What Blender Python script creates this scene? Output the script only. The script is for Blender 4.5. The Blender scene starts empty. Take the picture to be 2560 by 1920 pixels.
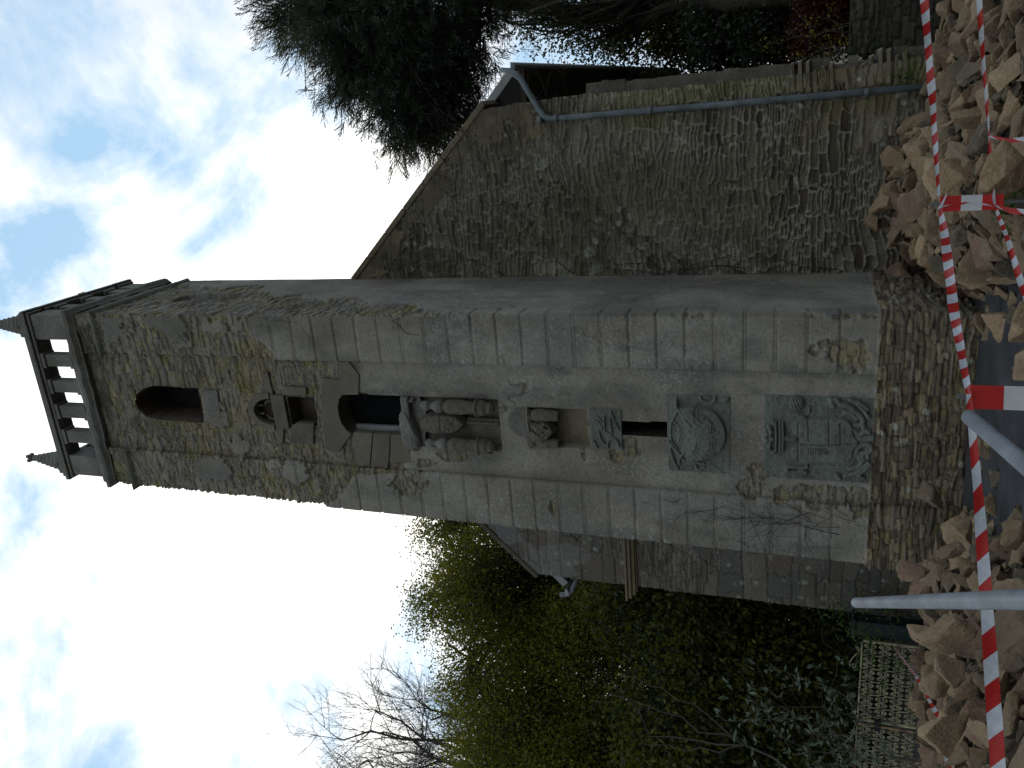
import bpy, bmesh, math, random
import numpy as np
from math import sin, cos, radians, pi, tan
from mathutils import Vector, Matrix
SC = bpy.context.scene
COL = SC.collection

# ------------------------------------------------------------------ camera
f_px = 2080.0
TH, RO, YW = radians(19.46), radians(1.85), radians(20.0)
Hd = np.array([-sin(YW), cos(YW), 0]); R0 = np.array([cos(YW), sin(YW), 0]); ZZ = np.array([0, 0, 1.0])
FW = cos(TH) * Hd + sin(TH) * ZZ
U0 = -sin(TH) * Hd + cos(TH) * ZZ
RP = cos(RO) * R0 + sin(RO) * U0
UP = cos(RO) * U0 - sin(RO) * R0
EYE = np.array([0, 0, 1.6])
cam = bpy.data.cameras.new('camera'); cob = bpy.data.objects.new('camera', cam); COL.objects.link(cob)
cam.sensor_fit = 'HORIZONTAL'; cam.sensor_width = 36; cam.lens = 36 * f_px / 2560
cam.clip_end = 2000; cam.clip_start = 0.05
X_, Y_, Z_ = -UP, RP, -FW          # the photograph is held sideways: the top of the place is at its left edge
cob.matrix_world = Matrix(((X_[0], Y_[0], Z_[0], 0), (X_[1], Y_[1], Z_[1], 0), (X_[2], Y_[2], Z_[2], 1.6), (0, 0, 0, 1)))
SC.camera = cob
SC.render.resolution_x = 1024; SC.render.resolution_y = 768

def ray(x, y):
    d = FW * f_px + RP * ((1920 - y) - 960) - UP * (x - 1280)
    return d / np.linalg.norm(d)
def P(x, y, yp):                    # point of the plane y = yp seen at photo pixel (x, y)
    d = ray(x, y); return EYE + d * (yp / d[1])
def G(x, y, z):
    d = ray(x, y); return EYE + d * ((z - 1.6) / d[2])
def AT(x, y, dist):
    d = ray(x, y); return EYE + d * (dist / math.hypot(d[0], d[1]))

# ------------------------------------------------------------------ light
sd = ray(650, 1080)
sun_el = math.asin(sd[2]); sun_az = math.atan2(sd[0], sd[1])
w = bpy.data.worlds.new('World'); SC.world = w; w.use_nodes = True
NT = w.node_tree; NT.nodes.clear()
def N(t, typ, **k):
    n = t.nodes.new(typ)
    for a, b in k.items():
        setattr(n, a, b)
    return n
def mathn(t, op, a, b=None, c=None):
    n = N(t, 'ShaderNodeMath', operation=op)
    for i, v in enumerate((a, b, c)):
        if v is None: continue
        if isinstance(v, (int, float)): n.inputs[i].default_value = v
        else: t.links.new(v, n.inputs[i])
    return n.outputs[0]
def mixc(t, fac, a, b, mode='MIX'):
    n = N(t, 'ShaderNodeMix', data_type='RGBA', blend_type=mode)
    for i, v in ((0, fac), (6, a), (7, b)):
        if isinstance(v, (int, float)): n.inputs[i].default_value = v
        elif isinstance(v, tuple): n.inputs[i].default_value = (*v, 1) if len(v) == 3 else v
        else: t.links.new(v, n.inputs[i])
    return n.outputs[2]
def ramp(t, fac, stops, interp='LINEAR'):
    n = N(t, 'ShaderNodeValToRGB'); t.links.new(fac, n.inputs[0])
    e = n.color_ramp.elements; n.color_ramp.interpolation = interp
    while len(e) < len(stops): e.new(0.5)
    for i, (p, c) in enumerate(stops):
        e[i].position = p; e[i].color = (c, c, c, 1) if isinstance(c, (int, float)) else (*c, 1)
    return n.outputs[0]
def noise(t, vec, scale, detail=6, rough=0.55, dist=0.0):
    n = N(t, 'ShaderNodeTexNoise'); n.inputs['Scale'].default_value = scale
    n.inputs['Detail'].default_value = detail; n.inputs['Roughness'].default_value = rough
    n.inputs['Distortion'].default_value = dist
    t.links.new(vec, n.inputs['Vector']); return n.outputs['Fac']
tc = N(NT, 'ShaderNodeTexCoord').outputs['Generated']
sky = N(NT, 'ShaderNodeTexSky', sky_type='NISHITA'); sky.sun_disc = False
sky.sun_elevation = sun_el; sky.sun_rotation = sun_az; sky.air_density = 1.0; sky.dust_density = 0.6
def blob(d, c0, c1):
    vm = N(NT, 'ShaderNodeVectorMath', operation='DOT_PRODUCT'); NT.links.new(tc, vm.inputs[0])
    vm.inputs[1].default_value = tuple(d)
    mr = N(NT, 'ShaderNodeMapRange', interpolation_type='SMOOTHSTEP'); NT.links.new(vm.outputs['Value'], mr.inputs[0])
    mr.inputs[1].default_value = c0; mr.inputs[2].default_value = c1
    return mr.outputs[0]
wn = noise(NT, tc, 2.6, 9, 0.56, 0.25)
wn2 = noise(NT, tc, 6.5, 10, 0.6, 0.5)
wn3 = noise(NT, tc, 17.0, 8, 0.6, 0.3)
cov = mathn(NT, 'ADD', mathn(NT, 'ADD', mathn(NT, 'MULTIPLY', wn, 0.75), mathn(NT, 'MULTIPLY', wn2, 1.15)), mathn(NT, 'ADD', mathn(NT, 'MULTIPLY', wn3, 0.35), -0.53))
# openings of blue sky, given as directions
for (px, py, deg, amt) in ((480, 310, 3, .16), (150, 260, 3, .14), (30, 60, 3, .16), (640, 590, 3, .13), (560, 450, 3, .12), (330, 400, 3, .10), (300, 470, 4, .08), (700, 700, 2.5, .12), (800, 170, 4, .08), (420, 60, 3, .06), (140, 560, 5, .06), (60, 760, 4, .06), (330, 640, 4, .05), (620, 760, 3, .06),
                           (130, 1330, 5, .22), (40, 1500, 5, .12), (560, 1880, 6, .14), (230, 1250, 4, .03), (300, 1800, 4, .03), (90, 1840, 4, .14), (820, 1680, 4, .07), (1090, 1640, 3, .2), (560, 60, 4, .06)):
    b = blob(ray(px, py), cos(radians(deg * 1.9)), cos(radians(deg * 0.25)))
    cov = mathn(NT, 'SUBTRACT', cov, mathn(NT, 'MULTIPLY', b, amt * 1.25))
for (px, py, deg, amt) in ((260, 130, 7, .1), (480, 800, 7, .08), (330, 1480, 11, .13), (720, 1400, 14, .21), (760, 500, 9, .07), (900, 670, 7, .14)):
    b = blob(ray(px, py), cos(radians(deg * 1.7)), cos(radians(deg * 0.3)))
    cov = mathn(NT, 'ADD', cov, mathn(NT, 'MULTIPLY', b, amt))
cm = ramp(NT, cov, [(0.32, 0.0), (0.48, 0.45), (0.60, 0.84), (0.76, 1.0)])
thick = ramp(NT, mathn(NT, 'ADD', mathn(NT, 'MULTIPLY', cov, 0.6), mathn(NT, 'MULTIPLY', noise(NT, tc, 3.4, 7, .5), 0.5)), [(0.5, 0.0), (0.8, 1.0)])
glow = blob(ray(820, 1250), cos(radians(38)), cos(radians(6)))
ccol = mixc(NT, thick, (7.2, 8.0, 9.3), (9.3, 9.7, 10.2))
ccol = mixc(NT, mathn(NT, 'MULTIPLY', glow, 0.9), ccol, (17.0, 16.6, 15.6))
back = blob((0.0, -1.0, 0.25), -0.15, 0.75)
ccol = mixc(NT, back, ccol, (6.6, 6.5, 6.1))
hs = N(NT, 'ShaderNodeHueSaturation'); hs.inputs['Saturation'].default_value = 1.0; hs.inputs['Value'].default_value = 1.25
NT.links.new(sky.outputs[0], hs.inputs['Color'])
blue = mixc(NT, 0.85, hs.outputs[0], (4.5, 7.2, 9.8))
skc = mixc(NT, cm, blue, ccol)
bg = N(NT, 'ShaderNodeBackground'); bg.inputs['Strength'].default_value = 0.1
NT.links.new(skc, bg.inputs[0]); wo = N(NT, 'ShaderNodeOutputWorld'); NT.links.new(bg.outputs[0], wo.inputs[0])
sl = bpy.data.lights.new('sun', 'SUN'); sl.energy = 1.0; sl.angle = radians(12); sl.color = (1, .95, .87)
so = bpy.data.objects.new('sun', sl); COL.objects.link(so)
so.rotation_euler = Vector(tuple(-sd)).to_track_quat('-Z', 'Y').to_euler()
SC.view_settings.view_transform = 'Standard'; SC.view_settings.look = 'None'
SC.view_settings.exposure = 0.0; SC.view_settings.gamma = 1.0

# ------------------------------------------------------------------ helpers
rng = np.random.default_rng(11); random.seed(5)
def tag(o, label=None, cat=None, group=None, kind=None):
    if label: o['label'] = label
    if cat: o['category'] = cat
    if group: o['group'] = group
    if kind: o['kind'] = kind
    return o
def empty(name, loc=(0, 0, 0)):
    o = bpy.data.objects.new(name, None); COL.objects.link(o); o.location = loc; o.empty_display_size = .2
    return o
def wloc(o):
    v = np.zeros(3)
    while o is not None:
        v += np.array(o.location); o = o.parent
    return v
def mk(name, verts, faces, mat, parent=None, origin=None, smooth=False, cols=None, mats=None, midx=None):
    """one mesh object from world-space vertices"""
    verts = np.asarray(verts, dtype=np.float64).reshape(-1, 3)
    pl = wloc(parent) if parent is not None else np.zeros(3)
    og = np.array(origin, float) if origin is not None else (pl if parent is not None else np.zeros(3))
    me = bpy.data.meshes.new(name)
    if isinstance(faces, np.ndarray):
        nf, k = faces.shape
        me.vertices.add(len(verts)); me.vertices.foreach_set('co', (verts - og).astype(np.float32).ravel())
        me.loops.add(nf * k); me.loops.foreach_set('vertex_index', faces.astype(np.int32).ravel())
        me.polygons.add(nf); me.polygons.foreach_set('loop_start', np.arange(0, nf * k, k, dtype=np.int32))
        me.polygons.foreach_set('loop_total', np.full(nf, k, dtype=np.int32))
        me.update(calc_edges=True); me.validate()
    else:
        me.from_pydata([tuple(v) for v in (verts - og)], [], [tuple(int(i) for i in q) for q in faces]); me.update()
    for m in (mats or [mat]): me.materials.append(m)
    if midx is not None: me.polygons.foreach_set('material_index', np.asarray(midx, dtype=np.int32))
    if smooth: me.polygons.foreach_set('use_smooth', np.ones(len(me.polygons), dtype=bool))
    if cols is not None:
        a = me.color_attributes.new('Col', 'FLOAT_COLOR', 'POINT')
        c4 = np.ones((len(verts), 4), dtype=np.float32); c4[:, :3] = cols; a.data.foreach_set('color', c4.ravel())
    o = bpy.data.objects.new(name, me); COL.objects.link(o)
    o.location = tuple(og - pl)
    if parent is not None: o.parent = parent
    return o
class MB:
    """collects simple solids into one mesh"""
    def __init__(s): s.v = []; s.f = []
    def add(s, v, f):
        n = len(s.v); s.v += [tuple(p) for p in v]; s.f += [tuple(i + n for i in q) for q in f]; return s
    def box(s, x0, x1, y0, y1, z0, z1):
        v = [(x0, y0, z0), (x1, y0, z0), (x1, y1, z0), (x0, y1, z0), (x0, y0, z1), (x1, y0, z1), (x1, y1, z1), (x0, y1, z1)]
        return s.add(v, [(0, 3, 2, 1), (4, 5, 6, 7), (0, 1, 5, 4), (1, 2, 6, 5), (2, 3, 7, 6), (3, 0, 4, 7)])
    def prism(s, poly, y0, y1, conc=0.0):          # polygon in x,z pushed along y
        n = len(poly); v = [(x, y0, z) for x, z in poly] + [(x, y1, z) for x, z in poly]
        f = [tuple(range(n)), tuple(range(2 * n - 1, n - 1, -1))] + [(i, i + n, (i + 1) % n + n, (i + 1) % n) for i in range(n)]
        return s.add(v, f)
    def tube(s, pts, r, n=8, caps=True, flat=1.0):
        pts = [np.array(p, float) for p in pts]; m = len(pts)
        rr = r if hasattr(r, '__len__') else [r] * m
        base = len(s.v); up = None
        for i, p in enumerate(pts):
            t = pts[min(i + 1, m - 1)] - pts[max(i - 1, 0)]; t = t / (np.linalg.norm(t) + 1e-9)
            if up is None: up = np.array([0, 0, 1.]) if abs(t[2]) < .9 else np.array([1., 0, 0])
            a = np.cross(t, up); a /= np.linalg.norm(a) + 1e-9; b = np.cross(a, t); up = b
            for k in range(n):
                q = 2 * pi * k / n; s.v.append(tuple(p + rr[i] * (cos(q) * a + sin(q) * b * flat)))
        for i in range(m - 1):
            for k in range(n):
                a0 = base + i * n + k; a1 = base + i * n + (k + 1) % n
                s.f.append((a0, a1, a1 + n, a0 + n))
        if caps:
            s.f.append(tuple(base + k for k in range(n))[::-1]); s.f.append(tuple(base + (m - 1) * n + k for k in range(n)))
        return s
    def lathe(s, cx, cy, prof, n=14, rough=0.):               # profile (r,z)
        base = len(s.v)
        if rough:
            pr = [prof[0]]
            for a_, b_ in zip(prof[:-1], prof[1:]):
                k_ = max(1, int(abs(b_[1] - a_[1]) / .014)); pr += [(a_[0] + (b_[0] - a_[0]) * j / k_, a_[1] + (b_[1] - a_[1]) * j / k_) for j in range(1, k_ + 1)]
            for r, z in pr:
                for k in range(n):
                    q = 2 * pi * k / n; dr = rough * 2 * (float(fbm(np.array([q * 1.6 + cx * 9]), np.array([z * 22]), 3, 5)[0]) - .5)
                    s.v.append((cx + (r + dr) * cos(q), cy + (r + dr) * sin(q), z))
            prof = pr
        if not rough:
          for r, z in prof:
            for k in range(n): s.v.append((cx + r * cos(2 * pi * k / n), cy + r * sin(2 * pi * k / n), z))
        for i in range(len(prof) - 1):
            for k in range(n):
                a0 = base + i * n + k; a1 = base + i * n + (k + 1) % n; s.f.append((a0, a1, a1 + n, a0 + n))
        s.f.append(tuple(base + k for k in range(n))[::-1]); s.f.append(tuple(base + (len(prof) - 1) * n + k for k in range(n)))
        return s
    def build(s, name, mat, parent=None, origin=None, smooth=False, bevel=0.0, seg=2):
        o = mk(name, s.v, s.f, mat, parent, origin, smooth)
        if bevel:
            b = o.modifiers.new('bevel', 'BEVEL'); b.width = bevel; b.segments = seg; b.limit_method = 'ANGLE'
        return o
# numpy noise
TAB = rng.random(65536)
def hsh(i, j, s=0):
    return TAB[((i.astype(np.int64) * 73856093) ^ (j.astype(np.int64) * 19349663) ^ (s * 83492791)) & 65535]
def vn(x, y, s=0):
    xi = np.floor(x); yi = np.floor(y); fx = x - xi; fy = y - yi
    fx = fx * fx * (3 - 2 * fx); fy = fy * fy * (3 - 2 * fy)
    a = hsh(xi, yi, s); b = hsh(xi + 1, yi, s); c = hsh(xi, yi + 1, s); d = hsh(xi + 1, yi + 1, s)
    return (a * (1 - fx) + b * fx) * (1 - fy) + (c * (1 - fx) + d * fx) * fy
def fbm(x, y, o=4, s=0):
    r = 0; a = .5; t = 0
    for i in range(o):
        r = r + a * vn(x * 2 ** i + 17.3 * i, y * 2 ** i + 9.1 * i, s + i); t += a; a *= .5
    return r / t
def stones(u, v, sx, sz, s=0, warp=.35):
    """rubble masonry: (distance to joint, random per stone, second random)"""
    u2 = u / sx + warp * (fbm(u * 2.2, v * 3, 3, s + 50) - .5) * 1.6
    v2 = v / sz + warp * (fbm(u * 2.4 + 7, v * 3, 3, s + 60) - .5) * 3.0
    ui = np.floor(u2); vi = np.floor(v2)
    f1 = np.full(u.shape, 9.); f2 = np.full(u.shape, 9.); id1 = np.zeros(u.shape); id2 = np.zeros(u.shape)
    for a in (-2, -1, 0, 1, 2):
        for b in (-1, 0, 1):
            ci = ui + a; cj = vi + b
            px = ci + .08 + .84 * hsh(ci, cj, s + 1); pz = cj + .14 + .72 * hsh(ci, cj, s + 2)
            k = .75 + .7 * hsh(ci, cj, s + 3)
            d = (np.abs(u2 - px) ** 2.6 + (np.abs(v2 - pz)) ** 2.6) ** (1 / 2.6) / k
            m = d < f1
            f2 = np.where(m, f1, np.minimum(f2, d)); id1 = np.where(m, hsh(ci, cj, s + 4), id1); id2 = np.where(m, hsh(ci, cj, s + 5), id2)
            f1 = np.where(m, d, f1)
    return f2 - f1, id1, id2
def slabs(u, v, sx, sz, s=0, warp=.5):
    v2 = v / sz + warp * (fbm(u * 1.3, v * 1.1, 3, s + 50) - .5) * 5 + warp * (fbm(u * 5, v * 6, 3, s + 53) - .5) * 1.6
    row = np.floor(v2); fv = v2 - row; lf = .55 + .9 * hsh(row, row * 0, s + 1); off = hsh(row, row * 0 + 1, s + 2) * 40
    u2 = u / (sx * lf) + off + .3 * (fbm(u * 5, v * 14, 3, s + 56) - .5); ci = np.floor(u2); fu = u2 - ci
    jl = .5 * (hsh(ci, row, s + 3) - .5); jr = 1 + .5 * (hsh(ci + 1, row, s + 3) - .5)
    ci = np.where(fu < jl, ci - 1, np.where(fu > jr, ci + 1, ci)); fu = u2 - ci
    jl = .5 * (hsh(ci, row, s + 3) - .5); jr = 1 + .5 * (hsh(ci + 1, row, s + 3) - .5)
    sp = hsh(ci, row, s + 6); cutv = .35 + .3 * hsh(ci, row, s + 7); split = sp > .45
    lo = np.where(split & (fv > cutv), cutv, 0); hi = np.where(split & (fv <= cutv), cutv, 1); sub = split & (fv > cutv)
    dv = np.minimum(fv - lo, hi - fv) * sz; du = np.minimum(fu - jl, jr - fu) * sx * lf
    e = np.maximum(dv * du / (dv + du + 1e-6) * 1.15, 0)
    return e, np.mod(hsh(ci, row, s + 4) + .37 * sub, 1), np.mod(hsh(ci, row, s + 5) + .53 * sub, 1)
def sstep(a, b, x):
    t = np.clip((x - a) / (b - a), 0, 1); return t * t * (3 - 2 * t)
def lerp3(c0, c1, t): return c0 * (1 - t[..., None]) + c1 * t[..., None]
C = lambda *a: np.array(a, float)
PAL_GREY = [C(.17, .16, .135), C(.125, .115, .095), C(.21, .195, .16), C(.15, .125, .095), C(.095, .09, .08)]
def pick(pal, idv):
    k = np.clip((idv * len(pal)).astype(int), 0, len(pal) - 1); return np.array(pal)[k]
def lichen(u, v, sc, th, s):
    """pale round lichen rosettes"""
    x = u * sc; y = v * sc; xi = np.floor(x); yi = np.floor(y); m = np.zeros(u.shape)
    for a in (-1, 0, 1):
        for b in (-1, 0, 1):
            ci = xi + a; cj = yi + b
            h = hsh(ci, cj, s); r = np.where(h > th, .12 + .3 * hsh(ci, cj, s + 3), 0)
            d = np.hypot(x - ci - hsh(ci, cj, s + 1), y - cj - hsh(ci, cj, s + 2)) + .25 * (fbm(u * sc * 2, v * sc * 2, 2, s + 9) - .5)
            m = np.maximum(m, sstep(0, .12, r - d) * (r > 0))
    return m

# ------------------------------------------------------------------ materials
def newmat(name):
    m = bpy.data.materials.new(name); m.use_nodes = True; t = m.node_tree
    b = t.nodes['Principled BSDF']; b.inputs['Specular IOR Level'].default_value = 0.25
    return m, t, b
def stone_mat(name, attr=True, base=(.2, .19, .16), speck=.5, bump=.35, rough=.92, fine=38., alt=None, liche=0.0, stain=.5):
    m, t, b = newmat(name)
    co = N(t, 'ShaderNodeTexCoord').outputs['Object']
    if attr:
        a = N(t, 'ShaderNodeVertexColor', layer_name='Col').outputs[0]
    else:
        a = mixc(t, ramp(t, noise(t, co, 2.3, 5, .6), [(0.35, 0.), (0.65, 1.)]), base, alt or tuple(c * .72 for c in base))
    big = ramp(t, noise(t, co, 1.1, 6, .62), [(0.3, 1 - .45 * stain), (0.7, 1 + .25 * stain)])
    col = mixc(t, 1.0, a, big, 'MULTIPLY')
    f1 = noise(t, co, fine, 5, .7)
    col = mixc(t, 1.0, col, ramp(t, f1, [(0.25, 1 - .75 * speck), (0.5, 1.0), (0.78, 1 + .7 * speck)]), 'MULTIPLY')
    if liche:
        f2 = ramp(t, noise(t, co, 26, 3, .55), [(0.66, 0.), (0.71, 1.)])
        msk = ramp(t, noise(t, co, 2.1, 4, .6), [(0.45, 0.), (0.62, 1.)])
        col = mixc(t, mathn(t, 'MULTIPLY', mathn(t, 'MULTIPLY', f2, msk), liche), col, (.36, .42, .40))
        pits = ramp(t, noise(t, co, 60, 2, .5), [(0.24, 1.), (0.31, 0.)])
        col = mixc(t, mathn(t, 'MULTIPLY', pits, .35), col, (.035, .035, .03))
    t.links.new(col, b.inputs['Base Color']); b.inputs['Roughness'].default_value = rough
    bp = N(t, 'ShaderNodeBump'); bp.inputs['Strength'].default_value = bump; bp.inputs['Distance'].default_value = .02
    hh = mathn(t, 'ADD', noise(t, co, fine * .8, 6, .65), mathn(t, 'MULTIPLY', noise(t, co, 9, 5, .6), 1.2))
    t.links.new(hh, bp.inputs['Height']); t.links.new(bp.outputs[0], b.inputs['Normal'])
    return m
def plain(name, base, rough=.6, var=.2, sc=8., bump=.0, metal=0., spec=.3, rnd=0.0):
    m, t, b = newmat(name); co = N(t, 'ShaderNodeTexCoord').outputs['Object']
    f = ramp(t, noise(t, co, sc, 6, .6), [(0.3, 1 - var), (0.7, 1 + var)])
    col = mixc(t, 1.0, base, f, 'MULTIPLY')
    if rnd:
        oi = N(t, 'ShaderNodeObjectInfo').outputs['Random']
        col = mixc(t, 1.0, col, ramp(t, oi, [(0., 1 - rnd), (1., 1 + rnd)]), 'MULTIPLY')
    t.links.new(col, b.inputs['Base Color']); b.inputs['Roughness'].default_value = rough
    b.inputs['Metallic'].default_value = metal; b.inputs['Specular IOR Level'].default_value = spec
    if bump:
        bp = N(t, 'ShaderNodeBump'); bp.inputs['Strength'].default_value = bump; bp.inputs['Distance'].default_value = .01
        t.links.new(noise(t, co, sc * 4, 5, .6), bp.inputs['Height']); t.links.new(bp.outputs[0], b.inputs['Normal'])
    return m
def leaf_mat(name, c0, c1, trans=.35, rough=.55):
    m, t, b = newmat(name)
    g = N(t, 'ShaderNodeNewGeometry').outputs['Random Per Island']
    col = mixc(t, g, c0, c1)
    t.links.new(col, b.inputs['Base Color']); b.inputs['Roughness'].default_value = rough
    tr = N(t, 'ShaderNodeBsdfTranslucent'); t.links.new(mixc(t, 1.0, col, (1.3, 1.25, .6), 'MULTIPLY'), tr.inputs[0])
    ms = N(t, 'ShaderNodeMixShader'); ms.inputs[0].default_value = trans
    t.links.new(b.outputs[0], ms.inputs[1]); t.links.new(tr.outputs[0], ms.inputs[2])
    t.links.new(ms.outputs[0], t.nodes['Material Output'].inputs[0])
    return m
M_TOWER = stone_mat('weathered_render_and_rubble', True, liche=.5, speck=.4, bump=.45)
M_WALL = stone_mat('rubble_masonry', True, liche=.35, speck=.6, bump=.6)
M_CARVE = stone_mat('green_grey_carved_stone', False, base=(.15, .17, .155), alt=(.10, .112, .10), liche=.3, speck=.4, bump=.3)
M_NICHE = stone_mat('grey_brown_carved_stone', False, base=(.14, .13, .108), alt=(.09, .087, .072), liche=.35, speck=.45, bump=.4)
M_TRIM = stone_mat('grey_granite_trim', False, base=(.19, .195, .18), alt=(.12, .12, .105), liche=.6, speck=.5, bump=.45)
M_LINT = stone_mat('brown_sandstone_block', False, base=(.16, .145, .118), alt=(.12, .11, .09), speck=.35, bump=.3)
M_COPE = stone_mat('tan_coping_stone', False, base=(.20, .165, .11), alt=(.13, .115, .08), liche=.3, speck=.45, bump=.4)
M_DARK = plain('black_and_painted_shade', (.012, .012, .013), .9, .2)  # near-black; paints in the shade of openings and side wall, also the black lock
M_INT = plain('dusty_interior_stone', (.10, .08, .065), .9, .3, 6, .3)
M_WOOD = plain('dark_old_wood', (.06, .045, .035), .8, .35, 9, .3)
M_SLATE = plain('dark_slate', (.022, .02, .02), .7, .35, 7, .3)
M_FASC = plain('grey_painted_board', (.24, .25, .26), .6, .2, 5, .1)
M_PIPE = plain('blue_grey_plastic_pipe', (.095, .12, .135), .5, .45, 5, .08)
M_ZINC = plain('galvanised_tube', (.17, .19, .215), .55, .35, 7, .05, metal=.25)
M_ASPH = None
M_RED = plain('red_plastic', (.42, .022, .02), .4, .15, 9)
M_WHT = plain('white_plastic', (.50, .53, .56), .4, .1, 9)
M_STAKE = plain('grey_metal_stake', (.11, .12, .13), .5, .2, 9, metal=.3)
M_BARK = plain('dark_bark', (.045, .038, .03), .9, .35, 9, .6)
M_BARKG = plain('grey_bark', (.075, .07, .06), .9, .3, 9, .4)
M_LEAF1 = leaf_mat('olive_leaves', (.085, .098, .013), (.185, .19, .023), .5)
M_LEAF2 = leaf_mat('dark_olive_leaves', (.045, .055, .009), (.11, .115, .016), .45)
M_LEAF3 = leaf_mat('dark_conifer_needles', (.018, .026, .018), (.045, .06, .04), .25)
M_LEAF4 = leaf_mat('grey_green_leaves', (.06, .09, .065), (.13, .17, .13), .2)
M_LEAF5 = leaf_mat('deep_green_leaves', (.012, .02, .010), (.03, .046, .015), .3)
M_LEAFR = leaf_mat('dark_red_leaves', (.04, .008, .010), (.065, .012, .014), .3)
M_LEAFY = leaf_mat('yellow_blossom', (.14, .13, .012), (.28, .24, .02), .3)
M_IVY = leaf_mat('bright_green_leaves', (.03, .07, .012), (.06, .13, .02), .3)

# ------------------------------------------------------------------ ground
def grid_mesh(x0, x1, y0, y1, nx, ny, zf):
    xs = np.linspace(x0, x1, nx); ys = np.linspace(y0, y1, ny); X, Y = np.meshgrid(xs, ys)
    Z = zf(X, Y); v = np.stack([X, Y, Z], -1).reshape(-1, 3)
    i = np.arange(nx - 1); j = np.arange(ny - 1); I, J = np.meshgrid(i, j); a = (J * nx + I).ravel()
    return v, np.stack([a, a + 1, a + nx + 1, a + nx], -1)
def build_ground():
    m, t, b = newmat('soil_and_litter'); co = N(t, 'ShaderNodeTexCoord').outputs['Object']
    f = ramp(t, noise(t, co, 3, 8, .65), [(0.35, (.02, .022, .012)), (0.6, (.05, .045, .03)), (0.75, (.035, .06, .015))])
    t.links.new(f, b.inputs['Base Color']); b.inputs['Roughness'].default_value = .95
    v, fc = grid_mesh(-400, 400, -400, 400, 41, 41, lambda X, Y: -0.03 + 0 * X)
    tag(mk('ground', v, fc, m), kind='structure')
    m, t, b = newmat('asphalt'); co = N(t, 'ShaderNodeTexCoord').outputs['Object']
    g = ramp(t, noise(t, co, 130, 3, .6), [(0.35, .5), (0.55, 1.), (0.68, 2.0)])
    wet = ramp(t, noise(t, co, 1.6, 6, .6), [(0.35, (.026, .03, .034)), (0.65, (.062, .064, .068))])
    t.links.new(mixc(t, 1.0, wet, g, 'MULTIPLY'), b.inputs['Base Color'])
    b.inputs['Roughness'].default_value = .85
    bp = N(t, 'ShaderNodeBump'); bp.inputs['Strength'].default_value = .6; bp.inputs['Distance'].default_value = .01
    t.links.new(noise(t, co, 90, 4, .6), bp.inputs['Height']); t.links.new(bp.outputs[0], b.inputs['Normal'])
    v, fc = grid_mesh(-9, 4, -6, 10.7, 170, 210, lambda X, Y: .004 * 0 + .012 * fbm(X * 1.3, Y * 1.3, 3, 3) + .05 * np.clip(Y - 7.0, 0, 3) / 3)
    tag(mk('asphalt_yard', v, fc, m, smooth=True), kind='structure')
build_ground()
GZ = lambda x, y: .008 + .05 * max(0., min(3., y - 7.0)) / 3

# ------------------------------------------------------------------ masonry grids
def wall_grid(name, path, z0, z1, res, hfun, parent, mat, coarse=None, cut=None, lean=None):
    """a wall surface swept along a plan path; hfun gives depth and colour; cut drops faces"""
    pts = [np.array(p, float) for p in path]; sx = []; PX = []; NX = []; seg = []
    for i in range(len(pts) - 1):
        d = pts[i + 1] - pts[i]; L = np.linalg.norm(d); t = d / L; nrm = np.array([t[1], -t[0]])
        r = coarse[i] if coarse else res; n = max(1, int(round(L / r)))
        for k in range(n + (1 if i == len(pts) - 2 else 0)):
            if k == 0 and i > 0:
                pn = (pts[i] - pts[i - 1]); pn = pn / np.linalg.norm(pn); nn = nrm + np.array([pn[1], -pn[0]])
            else: nn = nrm
            PX.append(pts[i] + t * (L * k / n)); NX.append(nn); seg.append(i)
    PX = np.array(PX); NX = np.array(NX); seg = np.array(seg)
    s = np.concatenate([[0], np.cumsum(np.linalg.norm(np.diff(PX, axis=0), axis=1))])
    nz = int(round((z1 - z0) / res)) + 1; zs = np.linspace(z0, z1, nz); nx = len(PX)
    S, Zg = np.meshgrid(s, zs); XX = np.broadcast_to(PX[:, 0], S.shape); YY = np.broadcast_to(PX[:, 1], S.shape)
    SG = np.broadcast_to(seg, S.shape)
    h, col = hfun(S, XX, YY, Zg, SG)
    X2 = XX + NX[:, 0] * h; Y2 = YY + NX[:, 1] * h
    if lean is not None: X2 = lean(X2, Y2, Zg)
    V = np.stack([X2, Y2, Zg], -1).reshape(-1, 3)
    I, J = np.meshgrid(np.arange(nx - 1), np.arange(nz - 1)); a = (J * nx + I).ravel()
    F = np.stack([a, a + 1, a + nx + 1, a + nx], -1)
    if cut is not None:
        cx = (X2[:-1, :-1] + X2[1:, 1:]).ravel() / 2; cy = (YY[:-1, :-1] + YY[1:, 1:]).ravel() / 2; cz = (Zg[:-1, :-1] + Zg[1:, 1:]).ravel() / 2
        F = F[~cut(cx, cy, cz)]
    return mk(name, V, F, mat, parent, smooth=True, cols=col.reshape(-1, 3))
def inpoly(x, z, poly):
    r = np.zeros(x.shape, bool); n = len(poly)
    for i in range(n):
        x0, z0 = poly[i]; x1, z1 = poly[(i + 1) % n]
        c = ((z0 > z) != (z1 > z)) & (x < (x1 - x0) * (z - z0) / (z1 - z0 + 1e-12) + x0); r ^= c
    return r
YF = 8.8; YB = 10.82
def PF(x, y):
    p = P(x, y, YF); return (p[0], p[2])
ELL = lambda x, z, c, rx, rz: 1 - ((x - c[0]) / rx) ** 2 - ((z - c[1]) / rz) ** 2

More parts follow.
